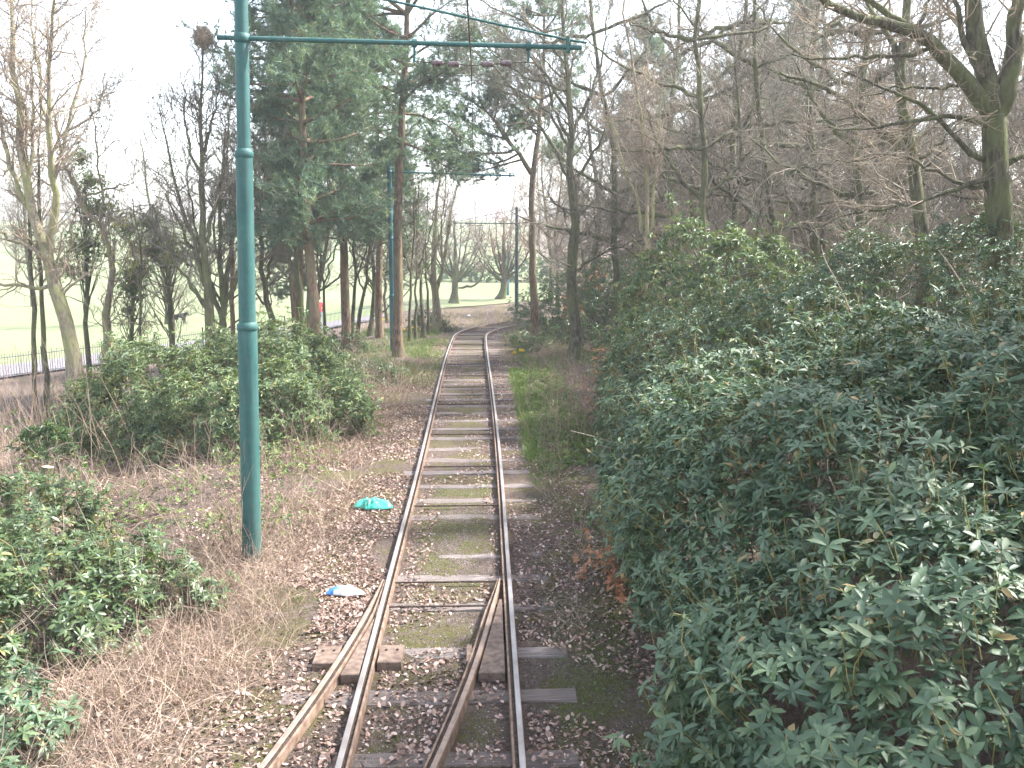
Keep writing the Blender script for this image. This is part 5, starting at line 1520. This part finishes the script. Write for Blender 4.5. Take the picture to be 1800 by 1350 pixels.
# ================================================================== STUMPS
M['cut_wood'] = plain_mat('cut_wood', (0.42, 0.29, 0.22), (0.62, 0.47, 0.38), 12, 0.8, 0, 0.2, 0.2)
def stump(label, u, v_, d, h, r0, lean, seed):
    p = P(u, v_, d); z = float(terrain(p[0], p[1]))
    root = thing('tree_stump', label, 'stump', (p[0], p[1], z), 'cut stumps in the dead grass')
    r = np.random.default_rng(seed)
    pts = np.array([[0, 0, -0.1], [lean * 0.3, 0, h * 0.4], [lean, 0.05, h]])
    pr, _ = resample(pts, 8)
    v, q = tubes(pr[None], np.linspace(r0 * 1.4, r0, 8)[None] * (1 + r.normal(size=(1, 8)) * 0.06), 12)
    link('trunk', mesh_np('trunk', [(v, q, 0, None, True)], [M['bark']]), root)
    top = v[-12:]
    cut = np.concatenate([top + np.array([0, 0, 0.002]), top.mean(0)[None] + np.array([0.0, 0, 0.03])])
    f_ = np.array([[k, (k + 1) % 12, 12] for k in range(12)])
    link('cut_face', mesh_np('cut_face', [(cut, f_, 0, None, False)], [M['cut_wood']]), root)
    b2, _ = resample(np.array([[0, 0, h * 0.25], [-lean * 0.8 - 0.1, -0.05, h * 0.7], [-lean - 0.16, -0.08, h * 1.05]]), 6)
    v, q = tubes(b2[None], np.linspace(r0 * 0.6, r0 * 0.4, 6)[None], 8)
    link('stub', mesh_np('stub', [(v, q, 0, None, True)], [M['cut_wood']]), root)
stump('freshly cut pale stump under the dark evergreen sprig', 62, 760, 14.3, 0.75, 0.09, 0.12, 1)
stump('tall split pale stump at the picture edge in the dead grass', 8, 760, 13.2, 0.85, 0.10, 0.1, 2)
stump('short broken stump between sunlit bank and low bright rhododendron', 140, 820, 12.2, 0.45, 0.07, 0.1, 3)

# ================================================================== PERSON AND DOG
def skin_body(name, verts, edges, radii, root_i, mat, parent, sub=2):
    me = bpy.data.meshes.new(name)
    me.from_pydata(verts, edges, [])
    o = link(name, me, parent)
    md = o.modifiers.new('skin', 'SKIN'); md.use_smooth_shade = True
    for sv, r in zip(me.skin_vertices[0].data, radii):
        sv.radius = r if isinstance(r, tuple) else (r, r)
    me.skin_vertices[0].data[root_i].use_root = True
    o.modifiers.new('sub', 'SUBSURF').levels = sub
    o.modifiers['sub'].render_levels = sub
    me.materials.append(mat)
    return o
m, nt, b = new_mat('person_clothes')
tc = N(nt, 'ShaderNodeTexCoord'); sx = N(nt, 'ShaderNodeSeparateXYZ'); nt.links.new(tc.outputs['Object'], sx.inputs[0])
z_ = mathn(nt, 'DIVIDE', sx.outputs[2], 1.8)
nt.links.new(ramp(nt, z_, [(0.0, (0.04, 0.04, 0.045)), (0.05, (0.30, 0.32, 0.36)), (0.50, (0.62, 0.045, 0.05)), (0.82, (0.55, 0.36, 0.28))], 'CONSTANT'), b.inputs['Base Color'])
b.inputs['Roughness'].default_value = 0.8
M['clothes'] = m
M['hair'] = plain_mat('hair', (0.05, 0.035, 0.025), (0.1, 0.07, 0.05), 30, 0.7)
pp = P(562, 570, 53.5); pz = float(terrain(pp[0], pp[1])) + 0.085
person = thing('person', 'person in red jacket and grey trousers walking along the park path', 'person', (pp[0], pp[1], pz))
person.rotation_euler = (0, 0, 0.6)
pv_ = [(0, 0, 0.95), (0, 0, 1.12), (0, 0, 1.35), (0, 0, 1.47), (0, 0.01, 1.55), (0, 0.02, 1.64), (0, 0.01, 1.74),
       (0.09, 0, 0.90), (0.10, 0.12, 0.50), (0.10, 0.16, 0.09), (0.10, 0.28, 0.04), (-0.09, 0, 0.90), (-0.10, -0.06, 0.50), (-0.10, -0.24, 0.10), (-0.10, -0.14, 0.04),
       (0.19, 0, 1.40), (0.24, -0.05, 1.13), (0.23, 0.06, 0.90), (0.22, 0.09, 0.80), (-0.19, 0, 1.40), (-0.24, 0.06, 1.13), (-0.23, 0.16, 0.92), (-0.22, 0.20, 0.83)]
pe_ = [(0, 1), (1, 2), (2, 3), (3, 4), (4, 5), (5, 6), (0, 7), (7, 8), (8, 9), (9, 10), (0, 11), (11, 12), (12, 13), (13, 14), (2, 15), (15, 16), (16, 17), (17, 18), (2, 19), (19, 20), (20, 21), (21, 22)]
pr_ = [0.14, 0.13, 0.15, 0.07, 0.06, 0.095, 0.08, 0.09, 0.065, 0.045, 0.04, 0.09, 0.065, 0.045, 0.04, 0.07, 0.055, 0.042, 0.035, 0.07, 0.055, 0.042, 0.035]
skin_body('body', pv_, pe_, pr_, 0, M['clothes'], person)
hv, hq, ht = lathe([(0.0, 1.86), (0.06, 1.845), (0.10, 1.79), (0.112, 1.72), (0.108, 1.66), (0.09, 1.62)], 14)
hv[:, 1] -= 0.012
link('hair', mesh_np('hair', [(hv, hq[:, ::-1], 0, None, True)], [M['hair']]), person)
pd = P(316, 546, 57.0); dz = float(terrain(pd[0], pd[1])) + 0.06
M['black_fur'] = plain_mat('black_fur', (0.012, 0.011, 0.011), (0.03, 0.027, 0.026), 40, 0.7)
dog = thing('dog', 'black dog standing out on the park grass', 'dog', (pd[0], pd[1], dz))
dog.rotation_euler = (0, 0, -0.35)
dv = [(-0.30, 0, 0.52), (0.0, 0, 0.50), (0.26, 0, 0.54), (0.40, 0, 0.64), (0.50, 0, 0.68), (0.66, 0, 0.63),
      (0.27, 0.08, 0.36), (0.28, 0.08, 0.20), (0.27, 0.08, 0.02), (0.27, -0.08, 0.36), (0.30, -0.08, 0.20), (0.29, -0.08, 0.02),
      (-0.26, 0.09, 0.34), (-0.36, 0.09, 0.20), (-0.31, 0.09, 0.02), (-0.28, -0.09, 0.34), (-0.40, -0.09, 0.20), (-0.36, -0.09, 0.02),
      (-0.44, 0, 0.54), (-0.62, 0, 0.50), (0.50, 0.06, 0.78), (0.50, -0.06, 0.78)]
de = [(0, 1), (1, 2), (2, 3), (3, 4), (4, 5), (2, 6), (6, 7), (7, 8), (2, 9), (9, 10), (10, 11), (0, 12), (12, 13), (13, 14), (0, 15), (15, 16), (16, 17), (0, 18), (18, 19), (4, 20), (4, 21)]
dr_ = [0.115, 0.12, 0.15, 0.09, 0.085, 0.045, 0.06, 0.04, 0.035, 0.06, 0.04, 0.035, 0.075, 0.04, 0.035, 0.075, 0.04, 0.035, 0.035, 0.018, 0.025, 0.025]
skin_body('body', dv, de, dr_, 0, M['black_fur'], dog)

# ================================================================== AIR
m = bpy.data.materials.new('thin_haze'); m.use_nodes = True
nt = m.node_tree
nt.nodes.remove(nt.nodes['Principled BSDF'])
pv = nt.nodes.new('ShaderNodeVolumePrincipled')
pv.inputs['Color'].default_value = (0.95, 0.96, 1.0, 1)
pv.inputs['Density'].default_value = 0.0011
pv.inputs['Anisotropy'].default_value = 0.3
nt.links.new(pv.outputs[0], nt.nodes['Material Output'].inputs['Volume'])
x0, x1, y0, y1, za, zb = -425, 425, -35, 625, -4.5, 19.0
hv = np.array([(x, y, z) for z in (za, zb) for (x, y) in ((x0, y0), (x1, y0), (x1, y1), (x0, y1))], float)
hf = np.array([(3, 2, 1, 0), (4, 5, 6, 7), (0, 1, 5, 4), (1, 2, 6, 5), (2, 3, 7, 6), (3, 0, 4, 7)])
o = link('haze', mesh_np('haze', [(hv, hf, 0, None, False)], [m]), kind='stuff')
tag(o, 'thin pale spring haze over the whole park', 'haze')
